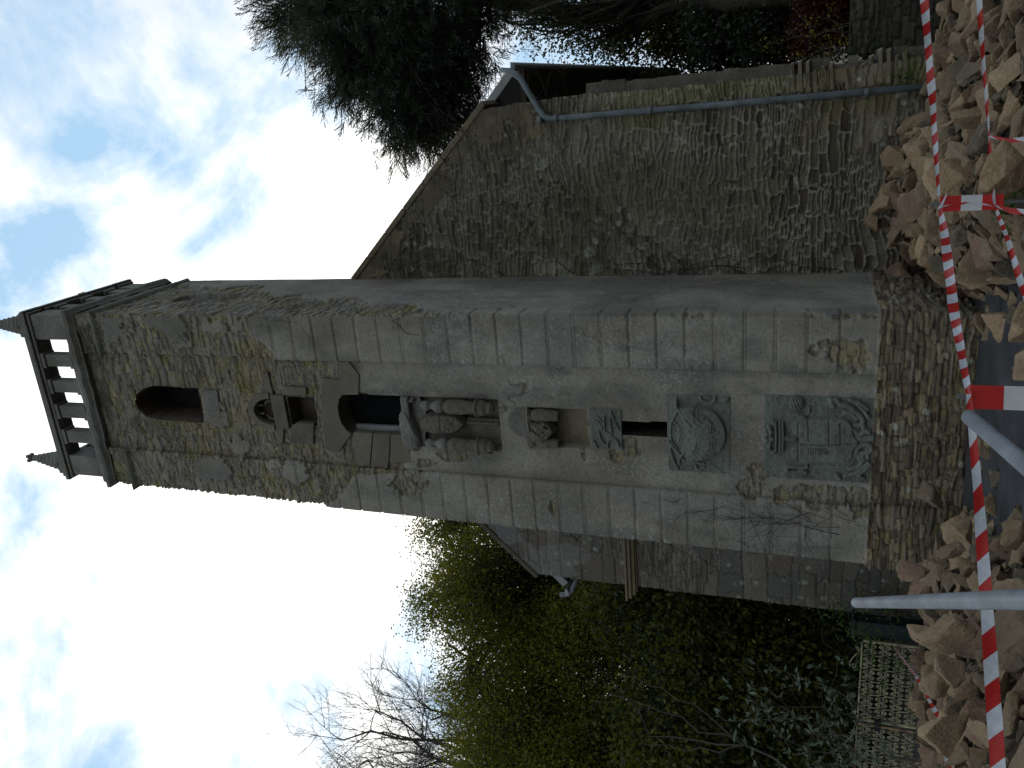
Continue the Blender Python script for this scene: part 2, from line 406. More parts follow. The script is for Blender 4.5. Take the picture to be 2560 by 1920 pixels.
def leanx(X, Y, Z):     # the left edge draws in a little towards the top
    k = np.clip((-3.9 - X) / 1.25, 0, 1); return X + k * (.014 * (Z - .93) + .0)
WIN_BEL = [(-3.95, 9.62), (-3.43, 9.59), (-3.42, 10.38), (-3.47, 10.56), (-3.56, 10.70), (-3.68, 10.76), (-3.80, 10.73), (-3.90, 10.62), (-3.94, 10.42)]
WIN_NICHE = [(-3.90, 7.74), (-3.50, 7.74), (-3.50, 8.14), (-3.90, 8.14)]
lc = (-3.715, 8.40)
WIN_LUN = [(lc[0] + .215 * cos(a), lc[1] + .31 * sin(a)) for a in np.linspace(0, pi, 15)]
WIN_MAIN = [(-3.95, 6.42), (-3.42, 6.42), (-3.42, 7.26), (-3.50, 7.325), (-3.60, 7.36), (-3.72, 7.365), (-3.84, 7.34), (-3.93, 7.28), (-3.98, 7.22)]
WIN_SLIT = [(-3.795, 3.08), (-3.61, 3.08), (-3.62, 3.6), (-3.795, 3.6)]
WINS = [WIN_BEL, WIN_NICHE, WIN_LUN, WIN_MAIN, WIN_SLIT]
RENDER = C(.232, .226, .198); RENDER_D = C(.13, .132, .118); GOLD = C(.25, .215, .125); MOSS = C(.20, .19, .06)
bare_blobs = [(PF(2050, 1245), .16, .32), (PF(1900, 1180), .10, .16), (PF(1878, 1225), .13, .13), (PF(2125, 770), .10, .20), (PF(2105, 885), .19, .32),
              (PF(1462, 1090), .32, .10), (PF(1575, 1120), .12, .12), (PF(1545, 1140), .10, .1), (PF(1120, 1140), .10, .22), (PF(1060, 1165), .09, .16), (PF(1030, 1210), .2, .3),
              (PF(1225, 1120), .10, .06), (PF(1385, 1272), .10, .05), (PF(2150, 1250), .2, .12), (PF(1960, 1238), .12, .1)]
rend_blobs = [((-2.56, 10.82), .30, .34), ((-2.45, 9.9), .16, .30), ((-2.62, 9.65), .2, .2), ((-2.5, 9.0), .12, .3), ((-4.75, 9.6), .2, .35), ((-4.6, 8.3), .22, .3), ((-4.3, 9.1), .16, .16), ((-3.75, 9.35), .25, .2)]
def tower_h(S, X, Y, Z, SG):
    front = (Y < YF + .2) & (SG >= 1) & (SG <= 5)
    side = ~front & (SG >= 6)
    u = np.where(front, X, np.where(side, Y + 5, Y + 40))
    eA, iA, jA = slabs(u, Z, .24, .085, 3, .55); eB, iB, jB = slabs(u + 3, Z, .15, .05, 7, .6)
    bigm = fbm(u * 1.6, Z * 1.6, 3, 4) > .52; e = np.where(bigm, eA, eB); id1 = np.where(bigm, iA, iB); id2 = np.where(bigm, jA, jB)
    mort = 1 - sstep(.0012, .007, e)
    nz1 = fbm(u * 6, Z * 9, 4, 5); nz2 = fbm(u * 1.1 + 3, Z * .9, 4, 8); lay = fbm(u * 7, Z * 60, 3, 19)
    h = .016 * sstep(0, .009, e) * (.4 + .8 * id2) + .013 * (fbm(u * 14, Z * 30, 3, 15) - .5) + .008 * (lay - .5) + (id1 - .5) * .022 - .006
    pal = [C(.225, .205, .15), C(.18, .168, .135), C(.25, .225, .15), C(.15, .14, .115), C(.20, .19, .165), C(.135, .12, .095), C(.17, .165, .15)]
    col = pick(pal, id1) * (.8 + .4 * lay)[..., None]
    col = lerp3(col, GOLD * 1.05, sstep(.42, .66, nz2) * .55 * (Z < 10) * (fbm(u * 9, Z * 9, 2, 20) > .4))
    col = lerp3(col, MOSS * .9, sstep(.58, .74, fbm(u * 5, Z * 7, 4, 31)) * .55)
    col = lerp3(col, C(.20, .195, .17) * (.7 + .6 * nz1[..., None]), sstep(.5, .62, fbm(u * 2.6 + 4, Z * 3.2, 4, 35)) * .7)
    col = col * (1 - .42 * mort * (id2 > .25))[..., None]
    col = lerp3(col, C(.29, .28, .225), sstep(.56, .7, fbm(u * 6, Z * 9, 3, 77)) * mort * .6)
    # --- plinth: thin dark slabs with yellow lichen
    pl = Z < .93
    eM, j1, j2 = slabs(u, Z, .22, .06, 13, .5); e2 = eM
    hp = .026 * sstep(0, .010, e2) * (.3 + j2) + (j1 - .5) * .03 + .022 * (fbm(u * 6, Z * 44, 4, 25) - .5) + .014 * (fbm(u * 20, Z * 24, 3, 26) - .5)
    cp = pick([C(.155, .122, .085), C(.19, .155, .105), C(.12, .095, .07), C(.215, .18, .125), C(.085, .07, .058), C(.17, .145, .115)], j1)
    cp = cp * (.5 + .5 * sstep(.001, .008, e2))[..., None] * (.55 + .9 * lay)[..., None]
    cp = lerp3(cp, C(.19, .175, .07), sstep(.64, .76, fbm(u * 9, Z * 16, 3, 41)) * .6)
    cp = lerp3(cp, C(.34, .38, .34), lichen(u, Z, 9, .93, 61) * .6)
    # --- render (plaster) mask
    edge = (fbm(u * 2.2, Z * 2.2, 4, 90) - .5) * .9 + (fbm(u * 9, Z * 9, 3, 93) - .5) * .22
    ed2 = (fbm(u * 5, Z * 5, 4, 96) - .5) * 2.6 + (fbm(u * 16, Z * 16, 3, 97) - .5) * 1.2
    zb = np.interp(X, [-5.2, -4.6, -4.5, -4.1, -4.0, -3.4, -3.38, -2.95, -2.94, -2.3], [7.9, 7.2, 6.5, 6.3, 6.6, 6.9, 7.25, 7.1, 8.3, 8.75])
    rf = sstep(-.03, .03, zb + edge * .55 - Z)
    for (c, rx, rz) in rend_blobs:
        rf = np.maximum(rf, sstep(0, .10, ELL(X, Z, c, rx * 1.1, rz * 1.1) - .1 + ed2 * 1.1))
    for (c, rx, rz) in bare_blobs:
        rf = rf * (1 - sstep(0, .12, ELL(X, Z, c, rx, rz) + ed2 * .9))
    yb = np.interp(Z, [0, 5.3, 5.9, 7, 8.3, 9.4, 11.1], [8.7, 8.75, 8.98, 9.3, 9.8, 10.2, 10.4])   # side: bare near the arris higher up
    rs = sstep(-.04, .05, Y + edge * .8 - yb)
    r = np.where(front, rf, np.where(side, rs, 0)); r = np.where(Z > 11.05, 0, r); r = np.where(pl, 0, r)
    rc = lerp3(RENDER + 0 * X[..., None], RENDER_D, sstep(.42, .66, fbm(u * 1.7, Z * 1.1, 5, 101)) * .75)
    rc = lerp3(rc, C(.185, .165, .13), sstep(.5, .7, fbm(u * 1.3 + 9, Z * .8, 4, 103)) * .5)
    rc = lerp3(rc, C(.09, .095, .09), sstep(.6, .78, fbm(u * 3 + 9, Z * 1.4, 4, 113)) * .5)
    pil = front & ((SG == 1) | (SG == 5))
    lcm = lichen(u, Z, 26, .80, 120) * sstep(.42, .6, fbm(u * 2, Z * 1.2, 3, 125)) * (1.4 * pil + .25) * (Z < 6)
    rc = lerp3(rc, C(.36, .43, .42), np.clip(lcm * 1.2, 0, 1) * .48)
    rc = lerp3(rc, C(.36, .42, .41), sstep(.62, .70, fbm(u * 48, Z * 48, 2, 128)) * sstep(.45, .6, fbm(u * 2.4, Z * 1.1, 3, 126)) * (Z < 6.8) * .30)
    rc = rc * (.90 + .20 * fbm(u * 9, Z * 11, 5, 129))[..., None]; rc = rc * (1 - .22 * sstep(.70, .76, fbm(u * 36 + 5, Z * 36, 2, 130)))[..., None]
    rc = rc * (.91 + .18 * fbm(u * 5, Z * .7, 4, 131))[..., None]
    rc = lerp3(rc, C(.18, .195, .185), sstep(.4, .6, fbm(u * 2, Z * .9, 4, 133)) * pil * sstep(.8, 1.8, Z) * sstep(5.4, 4.0, Z) * .5)
    rh = .030 + .004 * (nz1 - .5) + .012 * (nz2 - .5)
    # incised joints of the pilasters
    zj = ((Z - 1.29) / .3125); dj = np.abs(zj - np.round(zj)) * .3125
    jm = (pil | (side & (Y < 9.05) & (Z < 5.6))) & (Z < 8.9) & (Z > 1.1)
    gj = np.where(jm, (1 - sstep(.003, .011, np.abs(dj - .010))) , 0)
    rh = rh - .010 * gj; rc = rc * (1 - .38 * gj[..., None] * (fbm(u * 3, Z * 40, 2, 140) > .35)[..., None])
    rc = np.where((jm & (dj < .005))[..., None], rc * 1.18, rc)
    # thin strip of raised render beside the arris
    rh = rh + np.where(side & (Y < 9.03) & (Z < 5.7), .008, 0)
    crack = np.abs(fbm(u * 1.4, Z * .7, 4, 151) - .5)
    rc = rc * (1 - .5 * (1 - sstep(.001, .006, crack)) * (fbm(u * 2, Z * 2, 2, 155) > .58))[..., None]
    H = h * (1 - r) + rh * r; CO = lerp3(col, rc, r)
    H = np.where(pl, hp + .045, H); CO = np.where(pl[..., None], cp, CO)
    # recess behind the first carved niche, and the second
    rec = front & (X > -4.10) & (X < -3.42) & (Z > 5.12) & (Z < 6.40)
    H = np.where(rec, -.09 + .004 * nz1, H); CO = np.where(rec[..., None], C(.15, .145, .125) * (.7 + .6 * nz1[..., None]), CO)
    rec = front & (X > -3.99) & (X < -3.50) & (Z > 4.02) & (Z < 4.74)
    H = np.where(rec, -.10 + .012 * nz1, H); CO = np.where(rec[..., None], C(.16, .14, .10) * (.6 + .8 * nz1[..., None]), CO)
    sb = side & (np.abs(Y - 9.72) < .22) & (Z > 9.35) & (Z < 10.2 + .22 * np.sqrt(np.clip(1 - ((Y - 9.72) / .22) ** 2, 0, 1)))
    H = np.where(sb, H - .05, H); CO = np.where(sb[..., None], CO * .8, CO)
    # string course + frieze of the top
    st = (Z > 11.06) & (Z < 11.15); band = (SG == 1) | (SG == 5) | ~front
    H = np.where(st & band, .07 - .9 * np.abs(Z - 11.105) + .01 * nz1, H)
    CO = np.where((st & band)[..., None], C(.19, .20, .175) * (.7 + .5 * nz1[..., None]), CO)
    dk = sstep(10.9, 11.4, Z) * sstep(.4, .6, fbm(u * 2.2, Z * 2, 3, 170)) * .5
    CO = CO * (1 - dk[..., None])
    # damp green staining low on the walls and under ledges
    CO = lerp3(CO, C(.11, .112, .08), sstep(.5, .72, fbm(u * 1.5, Z * .6, 4, 180)) * (Z < 2.2) * .25)
    return H, CO
TOWER = empty('bell_tower', (-3.7, 9.8, 0))
tag(TOWER, 'tall slender stone bell tower with carved coats of arms and open balustrade at its top', 'tower')
path = [(-5.15, YB), (-5.15, YF), (-4.50, YF), (-4.50, YF + .045), (-2.93, YF + .045), (-2.93, YF), (-2.365, YF), (-2.365, YB)]
def tcut(x, y, z):
    r = np.zeros(x.shape, bool)
    for w_ in WINS: r |= inpoly(x, z, w_) & (y < YF + .3)
    return r
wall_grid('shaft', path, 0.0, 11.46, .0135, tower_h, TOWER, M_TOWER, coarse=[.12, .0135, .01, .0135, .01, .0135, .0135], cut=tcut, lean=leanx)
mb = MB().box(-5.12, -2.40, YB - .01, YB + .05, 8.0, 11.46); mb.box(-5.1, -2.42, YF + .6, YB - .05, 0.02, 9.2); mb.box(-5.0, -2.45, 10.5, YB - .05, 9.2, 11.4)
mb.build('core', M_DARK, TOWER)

def reveal(poly, d, name, mat, y0=YF + .03, back=True, bm_=None):
    mbv = MB(); n = len(poly)
    for i in range(n):
        a = poly[i]; b = poly[(i + 1) % n]
        mbv.add([(a[0], y0, a[1]), (b[0], y0, b[1]), (b[0], y0 + d, b[1]), (a[0], y0 + d, a[1])], [(0, 1, 2, 3)])
    o = mbv.build(name, mat, TOWER)
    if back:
        mk('dark_interior', [(x, y0 + d, z) for x, z in poly], [tuple(range(n))], bm_ or M_DARK, o)  # backing sheet; its near-black default paints in the unlit depth
    return o
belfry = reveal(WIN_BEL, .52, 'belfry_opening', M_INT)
reveal(WIN_NICHE, .26, 'square_niche', M_INT, bm_=M_INT)
reveal(WIN_SLIT, .5, 'slit_window', plain('shaded_reveal_stone', (.035, .03, .026), .9, .3, 6, .3))  # interior stone darkened for the slit, its shade put into the colour
lun = reveal(WIN_LUN, .14, 'lunette', M_LINT, bm_=M_INT)
mwin = reveal(WIN_MAIN, .30, 'window', M_LINT)
# wooden board along the left jamb of the window
MB().box(-3.975, -3.90, YF + .15, YF + .2, 6.43, 7.22).build('wooden_strip', M_FASC, mwin)
for z in np.arange(6.5, 7.2, .12): pass
lv = MB().box(-3.90, -3.43, YF + .24, YF + .25, 6.43, 7.27)
lv.build('dark_mesh', plain('dark_mesh', (.006, .007, .008), .95, .2, spec=.05), mwin)
# lunette ring and trefoil tracery
def arc(cx, cz, rx, rz, a0, a1, n=16): return [(cx + rx * cos(a), cz + rz * sin(a)) for a in np.linspace(a0, a1, n)]
outer = arc(lc[0], lc[1], .275, .385, 0, pi); inner = arc(lc[0], lc[1], .19, .285, pi, 0)
MB().prism(outer + inner, YF - .012, YF + .06).build('arch_ring', M_LINT, lun, bevel=.006)
tr = MB()
def t3(pts, r): tr.tube([(x, YF + .075, z) for x, z in pts], r, 6)
for a in (pi / 2, pi / 2 + 2.2, pi / 2 - 2.2):
    c = (lc[0] + .085 * cos(a), lc[1] + .125 + .10 * sin(a)); t3(arc(c[0], c[1], .065, .075, a - 2.2, a + 2.2, 12), .014)
t3([(lc[0] - .19, lc[1] + .01), (lc[0] + .19, lc[1] + .01)], .018)
tr.build('trefoil_tracery', M_LINT, lun)
# dressed stones round the openings
def slab(name, poly, y0=YF - .004, y1=YF + .1, mat=None, bevel=.008, parent=TOWER):
    return MB().prism(poly, y0, y1).build(name, mat or M_LINT, parent, bevel=bevel)
Fp = lambda *pts: [PF(x, y) for x, y in pts]
segarch = [PF(802, 945), PF(850, 950)] + [WIN_MAIN[i] for i in (2, 3, 4, 5, 6, 7, 8)] + [PF(864, 1105), PF(846, 1131), PF(812, 1122)]
slab('segmental_lintel', segarch)
slab('jamb_stone', Fp((846, 904), (872, 904), (898, 938), (896, 987), (852, 987)), mat=M_LINT)
slab('jamb_stone', [PF(880, 1094), (-3.955, 7.19), (-3.955, 6.91), PF(923, 1166), PF(893, 1168)], YF + .012)
slab('jamb_stone', [(-3.955, 6.90), (-3.955, 6.66), PF(972, 1132), PF(968, 1172), PF(925, 1168)], YF + .016)
slab('jamb_stone', [(-3.955, 6.65), (-3.955, 6.40), PF(1016, 1096), PF(1028, 1158), PF(975, 1158)], YF + .012)
slab('sill_stone', [(-3.47, 8.38), (-3.47, 8.17), (-3.95, 8.17), (-3.97, 8.38)], YF - .01, mat=M_NICHE)
slab('jamb_stone', Fp((655, 932), (668, 932), (682, 990), (655, 990), (652, 960)), YF + .01)
slab('jamb_stone', Fp((707, 966), (765, 970), (765, 988), (707, 988)), YF + .0)
slab('jamb_stone', Fp((687, 1070), (708, 1066), (706, 1112), (690, 1110)), YF + .01)
slab('jamb_stone', Fp((726, 1068), (740, 1058), (784, 1060), (782, 1112), (724, 1108)), YF + .006, mat=M_NICHE)
slab('sill_stone', Fp((504, 975), (541, 977), (552, 1048), (508, 1054)), YF + .008, mat=M_TRIM)

# ---------------- top: cornice, balustrade, pinnacles
def ring(z0, z1, o, y_off=None, x0=-4.97, x1=-2.375, y0=YF, y1=YB, name='cornice', mat=M_TRIM, bevel=.012, jag=True):
    m_ = MB(); m_.box(x0 - o, x1 + o, y0 - o, y1 + o, z0, z1)
    return m_.build(name, mat, TOWER, bevel=bevel)
def rough_ring(z0, z1, o, prof, name, mat=M_TRIM, x0=-4.97, x1=-2.375, y0=YF, y1=YB, amp=.012):
    """moulded course running round the tower: profile of (outset, height fraction), edges worn"""
    per = [(x0, y1), (x0, y0), (x1, y0), (x1, y1)]; V = []; nrow = len(prof); cols_ = []
    for i in range(3):
        a = np.array(per[i]); b = np.array(per[i + 1]); n = int(np.linalg.norm(b - a) / .04)
        for k in range(n + (i == 2)):
            cols_.append((a + (b - a) * k / n, i, k == 0))
    nrm = [np.array([-1, 0]), np.array([0, -1]), np.array([1, 0])]
    for (p, i, corner) in cols_:
        nn = nrm[i] + (nrm[i - 1] if corner and i > 0 else 0)
        for j, (oo, zf) in enumerate(prof):
            wv = amp * 2.2 * (float(vn(np.array([p[0] * 7 + p[1] * 7]), np.array([j * .35]), 3)[0]) - .5)
            q = p + nn * (oo + wv * (oo > 0)); V.append((q[0], q[1], z0 + (z1 - z0) * zf + wv * .5))
    nc = len(cols_); Fc = [(c * nrow + j, (c + 1) * nrow + j, (c + 1) * nrow + j + 1, c * nrow + j + 1) for c in range(nc - 1) for j in range(nrow - 1)]
    return mk(name, V, Fc, mat, TOWER)
rough_ring(11.44, 11.70, 0, [(-.1, 0), (.03, .02), (.04, .12), (.085, .32), (.09, .55), (.06, .62), (.04, .75), (.025, 1.0), (-.3, 1.02)], 'cornice')
def bbox_post(x0, x1, y0, y1, z0, z1, name='baluster'):
    m_ = MB(); cx = (x0 + x1) / 2; cy = (y0 + y1) / 2; hx = (x1 - x0) / 2; hy = (y1 - y0) / 2
    for k, (za, zb_, g) in enumerate(((z0, z0 + .07, .022), (z0 + .07, z1 - .07, 0), (z1 - .07, z1, .022))):
        m_.box(cx - hx - g, cx + hx + g, cy - hy - (g if hy < .2 else 0), cy + hy + g, za, zb_)
    return m_.build(name, M_TRIM, TOWER, bevel=.01)
zB, zR = 11.68, 12.28
fx = [(-3.161, -2.974), (-3.567, -3.382), (-3.975, -3.779), (-4.384, -4.19)]
for a, b in fx: bbox_post(a, b, YF - .01, YF + .15, zB, zR)
for a, b in fx: bbox_post(a, b, YB - .18, YB + .02, zB, zR)
for cyy in (9.33, 9.82, 10.30):
    bbox_post(-2.56, -2.37, cyy - .09, cyy + .09, zB, zR); bbox_post(-4.93, -4.76, cyy - .09, cyy + .09, zB, zR)
for (a, b) in ((-2.745, -2.375), (-4.93, -4.60)):
    for (c, d) in ((YF - .015, YF + .32), (YB - .30, YB + .02)):
        MB().box(a, b, c, d, zB - .03, zR + .01).build('corner_pier', M_TRIM, TOWER, bevel=.015)
def rail(x0, x1, y0, y1):
    m_ = MB(); 
    m_.box(x0 + .03, x1 - .03, y0 + .03, y1 - .03, zR, zR + .055); m_.box(x0, x1, y0, y1, zR + .055, zR + .13); m_.box(x0 + .035, x1 - .035, y0 + .035, y1 - .035, zR + .13, zR + .21)
    return m_.build('top_rail', M_TRIM, TOWER, bevel=.012)
rail(-5.00, -2.31, YF - .07, YF + .25)
rail(-5.00, -2.31, YB - .30, YB + .08)
rail(-2.70, -2.313, YF + .254, YB - .304); rail(-4.997, -4.62, YF + .254, YB - .304)
def pinnacle(cx, cy, h=.74):
    m_ = MB(); prof = []
    for i in range(15):
        t = i / 14; r = .135 * (1 - t) ** 0.95 + .028
        prof.append((r + (.016 if i % 2 else 0), zR + .27 + t * (h - .06)))
    m_.box(cx - .15, cx + .15, cy - .15, cy + .15, zR + .2, zR + .28)
    m_.lathe(cx, cy, prof, 8)
    z = zR + .27 + h - .05
    m_.lathe(cx, cy, [(.028, z - .02), (.055, z + .0), (.06, z + .02), (.03, z + .045)], 8)
    for k in range(4):
        a = pi / 4 + k * pi / 2; m_.box(cx + .05 * cos(a) - .022, cx + .05 * cos(a) + .022, cy + .05 * sin(a) - .022, cy + .05 * sin(a) + .022, z + .02, z + .07)
    m_.lathe(cx, cy, [(.02, z + .04), (.028, z + .08), (.012, z + .11)], 6)
    m_.build('pinnacle', M_TRIM, TOWER)
for (cx, cy) in ((-2.56, YF + .13), (-4.77, YF + .13), (-2.55, YB - .12), (-4.79, YB - .12)): pinnacle(cx, cy)

# ---------------- carved reliefs as height fields
def seg_d(px, pz, a, b):
    ax, az = a; bx, bz = b; dx, dz = bx - ax, bz - az; L = dx * dx + dz * dz + 1e-12
    t = np.clip(((px - ax) * dx + (pz - az) * dz) / L, 0, 1); return np.hypot(px - ax - t * dx, pz - az - t * dz)
def poly_sd(px, pz, poly):
    d = np.full(px.shape, 9.); n = len(poly)
    for i in range(n): d = np.minimum(d, seg_d(px, pz, poly[i], poly[(i + 1) % n]))
    return np.where(inpoly(px, pz, poly), d, -d)
def smooth_line(pts, n=6):
    pts = [np.array(p, float) for p in pts]; out = []
    for i in range(len(pts) - 1):
        p0 = pts[max(i - 1, 0)]; p1 = pts[i]; p2 = pts[i + 1]; p3 = pts[min(i + 2, len(pts) - 1)]
        for k in range(n):
            t = k / n; out.append(.5 * ((2 * p1) + (-p0 + p2) * t + (2 * p0 - 5 * p1 + 4 * p2 - p3) * t * t + (-p0 + 3 * p1 - 3 * p2 + p3) * t ** 3))
    out.append(pts[-1]); return out
class Relief:
    def __init__(s, corners, res, cv):
        s.cv = cv; cs = [cv(*c) for c in corners]; s.poly = cs
        xs = [c[0] for c in cs]; zs = [c[1] for c in cs]
        nx = int((max(xs) - min(xs)) / res); nz = int((max(zs) - min(zs)) / res)
        s.x0, s.x1, s.z0, s.z1 = min(xs), max(xs), min(zs), max(zs)
        s.X, s.Z = np.meshgrid(np.linspace(s.x0, s.x1, nx), np.linspace(s.z0, s.z1, nz)); s.H = np.zeros(s.X.shape)
    def plateau(s, pts, h, soft, closed_smooth=True, dome=0.0):
        pl = [s.cv(*p) for p in pts]; pl = smooth_line(pl + [pl[0]], 5)[:-1] if closed_smooth else pl
        d = poly_sd(s.X, s.Z, pl); m = sstep(0, soft, d); s.H = np.maximum(s.H, h * m + dome * np.clip(d, 0, .3) * (d > 0)); return pl
    def stroke(s, pts, r, h, base=0.0, smooth=True, add=False):
        q = [s.cv(*p) for p in pts]; q = smooth_line(q, 5) if smooth and len(q) > 2 else q
        d = np.full(s.X.shape, 9.)
        for i in range(len(q) - 1): d = np.minimum(d, seg_d(s.X, s.Z, q[i], q[i + 1]))
        k = np.sqrt(np.clip(1 - (d / r) ** 2, 0, 1))
        if add: s.H = s.H + h * k
        else: s.H = np.maximum(s.H, np.where(k > 0, base + h * k, 0))
    def ball(s, p, r, h, base=0.):
        c = s.cv(*p); k = np.sqrt(np.clip(1 - ((s.X - c[0]) ** 2 + (s.Z - c[1]) ** 2) / r ** 2, 0, 1)); s.H = np.maximum(s.H, np.where(k > 0, base + h * k, 0))
    def build(s, name, yf, mat, parent, rough=.006, side=.05, keep=None):
        rough = rough * 1.7
        s.H = s.H + rough * (fbm(s.X * 25, s.Z * 25, 4, 7) - .5) * 2 - .006 * (fbm(s.X * 7, s.Z * 7, 3, 9) > .66)
        ins = np.ones(s.X.shape, bool) if keep is None else inpoly(s.X, s.Z, [s.cv(*p) for p in keep])
        Y = yf - s.H; Y[0, :] = yf + side; Y[-1, :] = yf + side; Y[:, 0] = yf + side; Y[:, -1] = yf + side
        nz, nx = s.X.shape; V = np.stack([s.X, Y, s.Z], -1).reshape(-1, 3)
        I, J = np.meshgrid(np.arange(nx - 1), np.arange(nz - 1)); a = (J * nx + I).ravel(); F = np.stack([a, a + 1, a + nx + 1, a + nx], -1)
        if keep is not None: F = F[(ins[:-1, :-1] & ins[1:, 1:]).ravel()]
        return mk(name, V, F, mat, parent, smooth=True)
Zf = YF + .004
# big coat of arms at the bottom
cv5 = lambda cx, cy: PF(1890 + cx / 6.6375, 970 + cy / 6.6375)
R5 = Relief([(135, 130), (130, 1480), (1930, 1540), (1930, 170)], .0042, cv5)
out5 = [(720, 450), (600, 520), (565, 620), (620, 760), (700, 830), (690, 880), (600, 930), (550, 1040), (590, 1150), (720, 1235), (830, 1250), (1060, 1215), (1300, 1240), (1500, 1235), (1610, 1120), (1640, 990), (1725, 890), (1640, 760), (1615, 640), (1560, 520), (1420, 465), (1150, 460), (880, 465)]
R5.plateau([(520, 390), (480, 620), (560, 800), (560, 900), (480, 1040), (560, 1250), (760, 1330), (1500, 1330), (1720, 1100), (1800, 890), (1720, 640), (1600, 440), (1400, 400)], .018, .02)
R5.plateau(out5, .060, .022, dome=.16)
for pts in ([(870, 470), (875, 840)], [(1208, 500), (1212, 880)], [(1398, 560), (1405, 880)], [(700, 905), (1690, 890)], [(700, 560), (705, 1200)]): R5.stroke(pts, .010, -.016, add=True)
for k in range(5): R5.stroke([(1030 + k * 36, 960), (1080 + k * 36, 1050)], .009, -.014, add=True, smooth=False)
for k in range(4): R5.stroke([(880 + k * 38, 950), (880 + k * 38, 1040)], .007, -.010, add=True, smooth=False)
for c in ((1345, 960), (1400, 955), (1270, 640), (1340, 660), (960, 600), (1040, 590), (1150, 670), (920, 540), (1000, 1150), (930, 1180), (790, 520), (1540, 640), (1500, 560), (1560, 740)): R5.ball(c, .022, .016, .05)
R5.stroke([(1360, 545), (1450, 530), (1550, 600), (1570, 690), (1510, 730)], .02, .035, .035)
R5.ball((680, 250), .085, .075)
for k in range(3): R5.stroke([(560 + k * 60, 150 + k * 12), (640 + k * 60, 340)], .008, -.014, add=True, smooth=False)
R5.stroke([(880, 320), (860, 430), (700, 440)], .02, .03); R5.ball((770, 510), .05, .03, .04)
for cx, a, b in ((230, 640, 1000), (330, 560, 1040), (395, 560, 1040), (445, 570, 1030)): R5.stroke([(cx, a), (cx + 8, (a + b) / 2), (cx, b)], .017, .045, .01)
for c in ((290, 560), (230, 650), (185, 760), (180, 860), (215, 960), (290, 1050), (250, 710), (270, 830)): R5.ball(c, .028, .05, .01)
R5.stroke([(480, 820), (620, 840)], .04, .03, .01)
for pts, r in (([(1240, 150), (1270, 290)], .035), ([(1330, 170), (1400, 260), (1520, 290), (1680, 400), (1770, 520), (1740, 590), (1640, 610)], .03), ([(1480, 400), (1580, 400), (1660, 500)], .035),
               ([(1560, 180), (1680, 250), (1790, 370), (1870, 480)], .026), ([(1690, 210), (1860, 340)], .018), ([(1780, 600), (1800, 680), (1870, 730)], .03), ([(1620, 680), (1700, 760), (1800, 720)], .03),
               ([(1660, 1060), (1700, 960), (1800, 920), (1890, 950), (1880, 1040), (1740, 1080)], .034), ([(1740, 1090), (1780, 1180)], .03), ([(1840, 1000), (1850, 1150)], .025),
               ([(1560, 1330), (1700, 1290), (1745, 1200), (1700, 1130)], .03), ([(1480, 1450), (1680, 1380), (1860, 1230)], .028), ([(1690, 1440), (1900, 1250)], .02), ([(1700, 1430), (1800, 1500)], .016),
               ([(840, 1250), (820, 1310), (540, 1300), (520, 1370)], .024), ([(740, 1370), (820, 1400)], .035), ([(1340, 1440), (1380, 1490)], .03), ([(1650, 830), (1920, 820)], .04), ([(560, 1370), (700, 1380)], .02)):
    R5.stroke(pts, r, .042, .008)
o5 = R5.build('coat_of_arms', Zf, M_CARVE, TOWER, rough=.005, side=.04)
o5['label'] = 'square greenish stone panel carved with a crowned shield and scrolling supporters'
# rounded shield with lettering
cv4 = lambda cx, cy: PF(1650 + cx / 6.91, 970 + cy / 6.91)
R4 = Relief([(145, 170), (140, 1420), (1210, 1470), (1210, 150)], .0036, cv4)
R4.plateau([(300, 315), (520, 295), (760, 325), (930, 375), (1040, 480), (1120, 620), (1160, 780), (1140, 940), (1060, 1080), (900, 1180), (720, 1250), (470, 1250), (370, 1120), (200, 950), (160, 780), (175, 560)], .045, .022, dome=.2)
R4.plateau([(330, 350), (430, 470), (480, 640), (480, 900), (430, 1040), (360, 1110), (230, 950), (180, 790), (200, 560)], .02, .01)
msk = poly_sd(R4.X, R4.Z, [cv4(*p) for p in [(320, 370), (420, 500), (462, 650), (462, 900), (410, 1030), (360, 1095), (215, 920), (180, 780), (205, 570)]])
R4.H = np.where(msk > 0, R4.H - .030 * sstep(0, .02, msk), R4.H)
R4.stroke([(285, 190), (300, 315), (420, 480), (488, 650), (492, 900), (440, 1060), (350, 1190)], .016, .02, .045)
R4.stroke([(210, 540), (330, 640), (345, 780), (330, 900)], .012, .018, .03)
for k in range(9): R4.stroke([(355, 650 + k * 45), (430, 655 + k * 45)], .006, .010, add=True, smooth=False)
for c in ((250, 640), (270, 720), (230, 800), (260, 880), (190, 790)): R4.ball(c, .02, .02, .02)
R4.ball((1130, 190), .045, .03); R4.stroke([(700, 160), (740, 220), (850, 260), (930, 220), (960, 140)], .02, .03); R4.stroke([(780, 150), (860, 160)], .02, .03)
R4.stroke([(160, 930), (350, 1150), (430, 1240)], .022, .035); R4.stroke([(180, 1060), (250, 1280), (310, 1390)], .02, .03); R4.stroke([(340, 1180), (330, 1300)], .02, .03)
R4.stroke([(600, 1300), (660, 1400), (760, 1370)], .022, .025); R4.stroke([(880, 1290), (980, 1420)], .016, -.02, add=True); R4.stroke([(480, 1240), (760, 1300)], .02, .03)
R4.stroke([(440, 490), (570, 620)], .006, -.014, add=True); R4.stroke([(560, 400), (740, 570)], .006, -.014, add=True); R4.stroke([(820, 470), (930, 580), (970, 700)], .006, -.012, add=True); R4.stroke([(650, 920), (640, 990), (600, 1060)], .006, -.014, add=True)
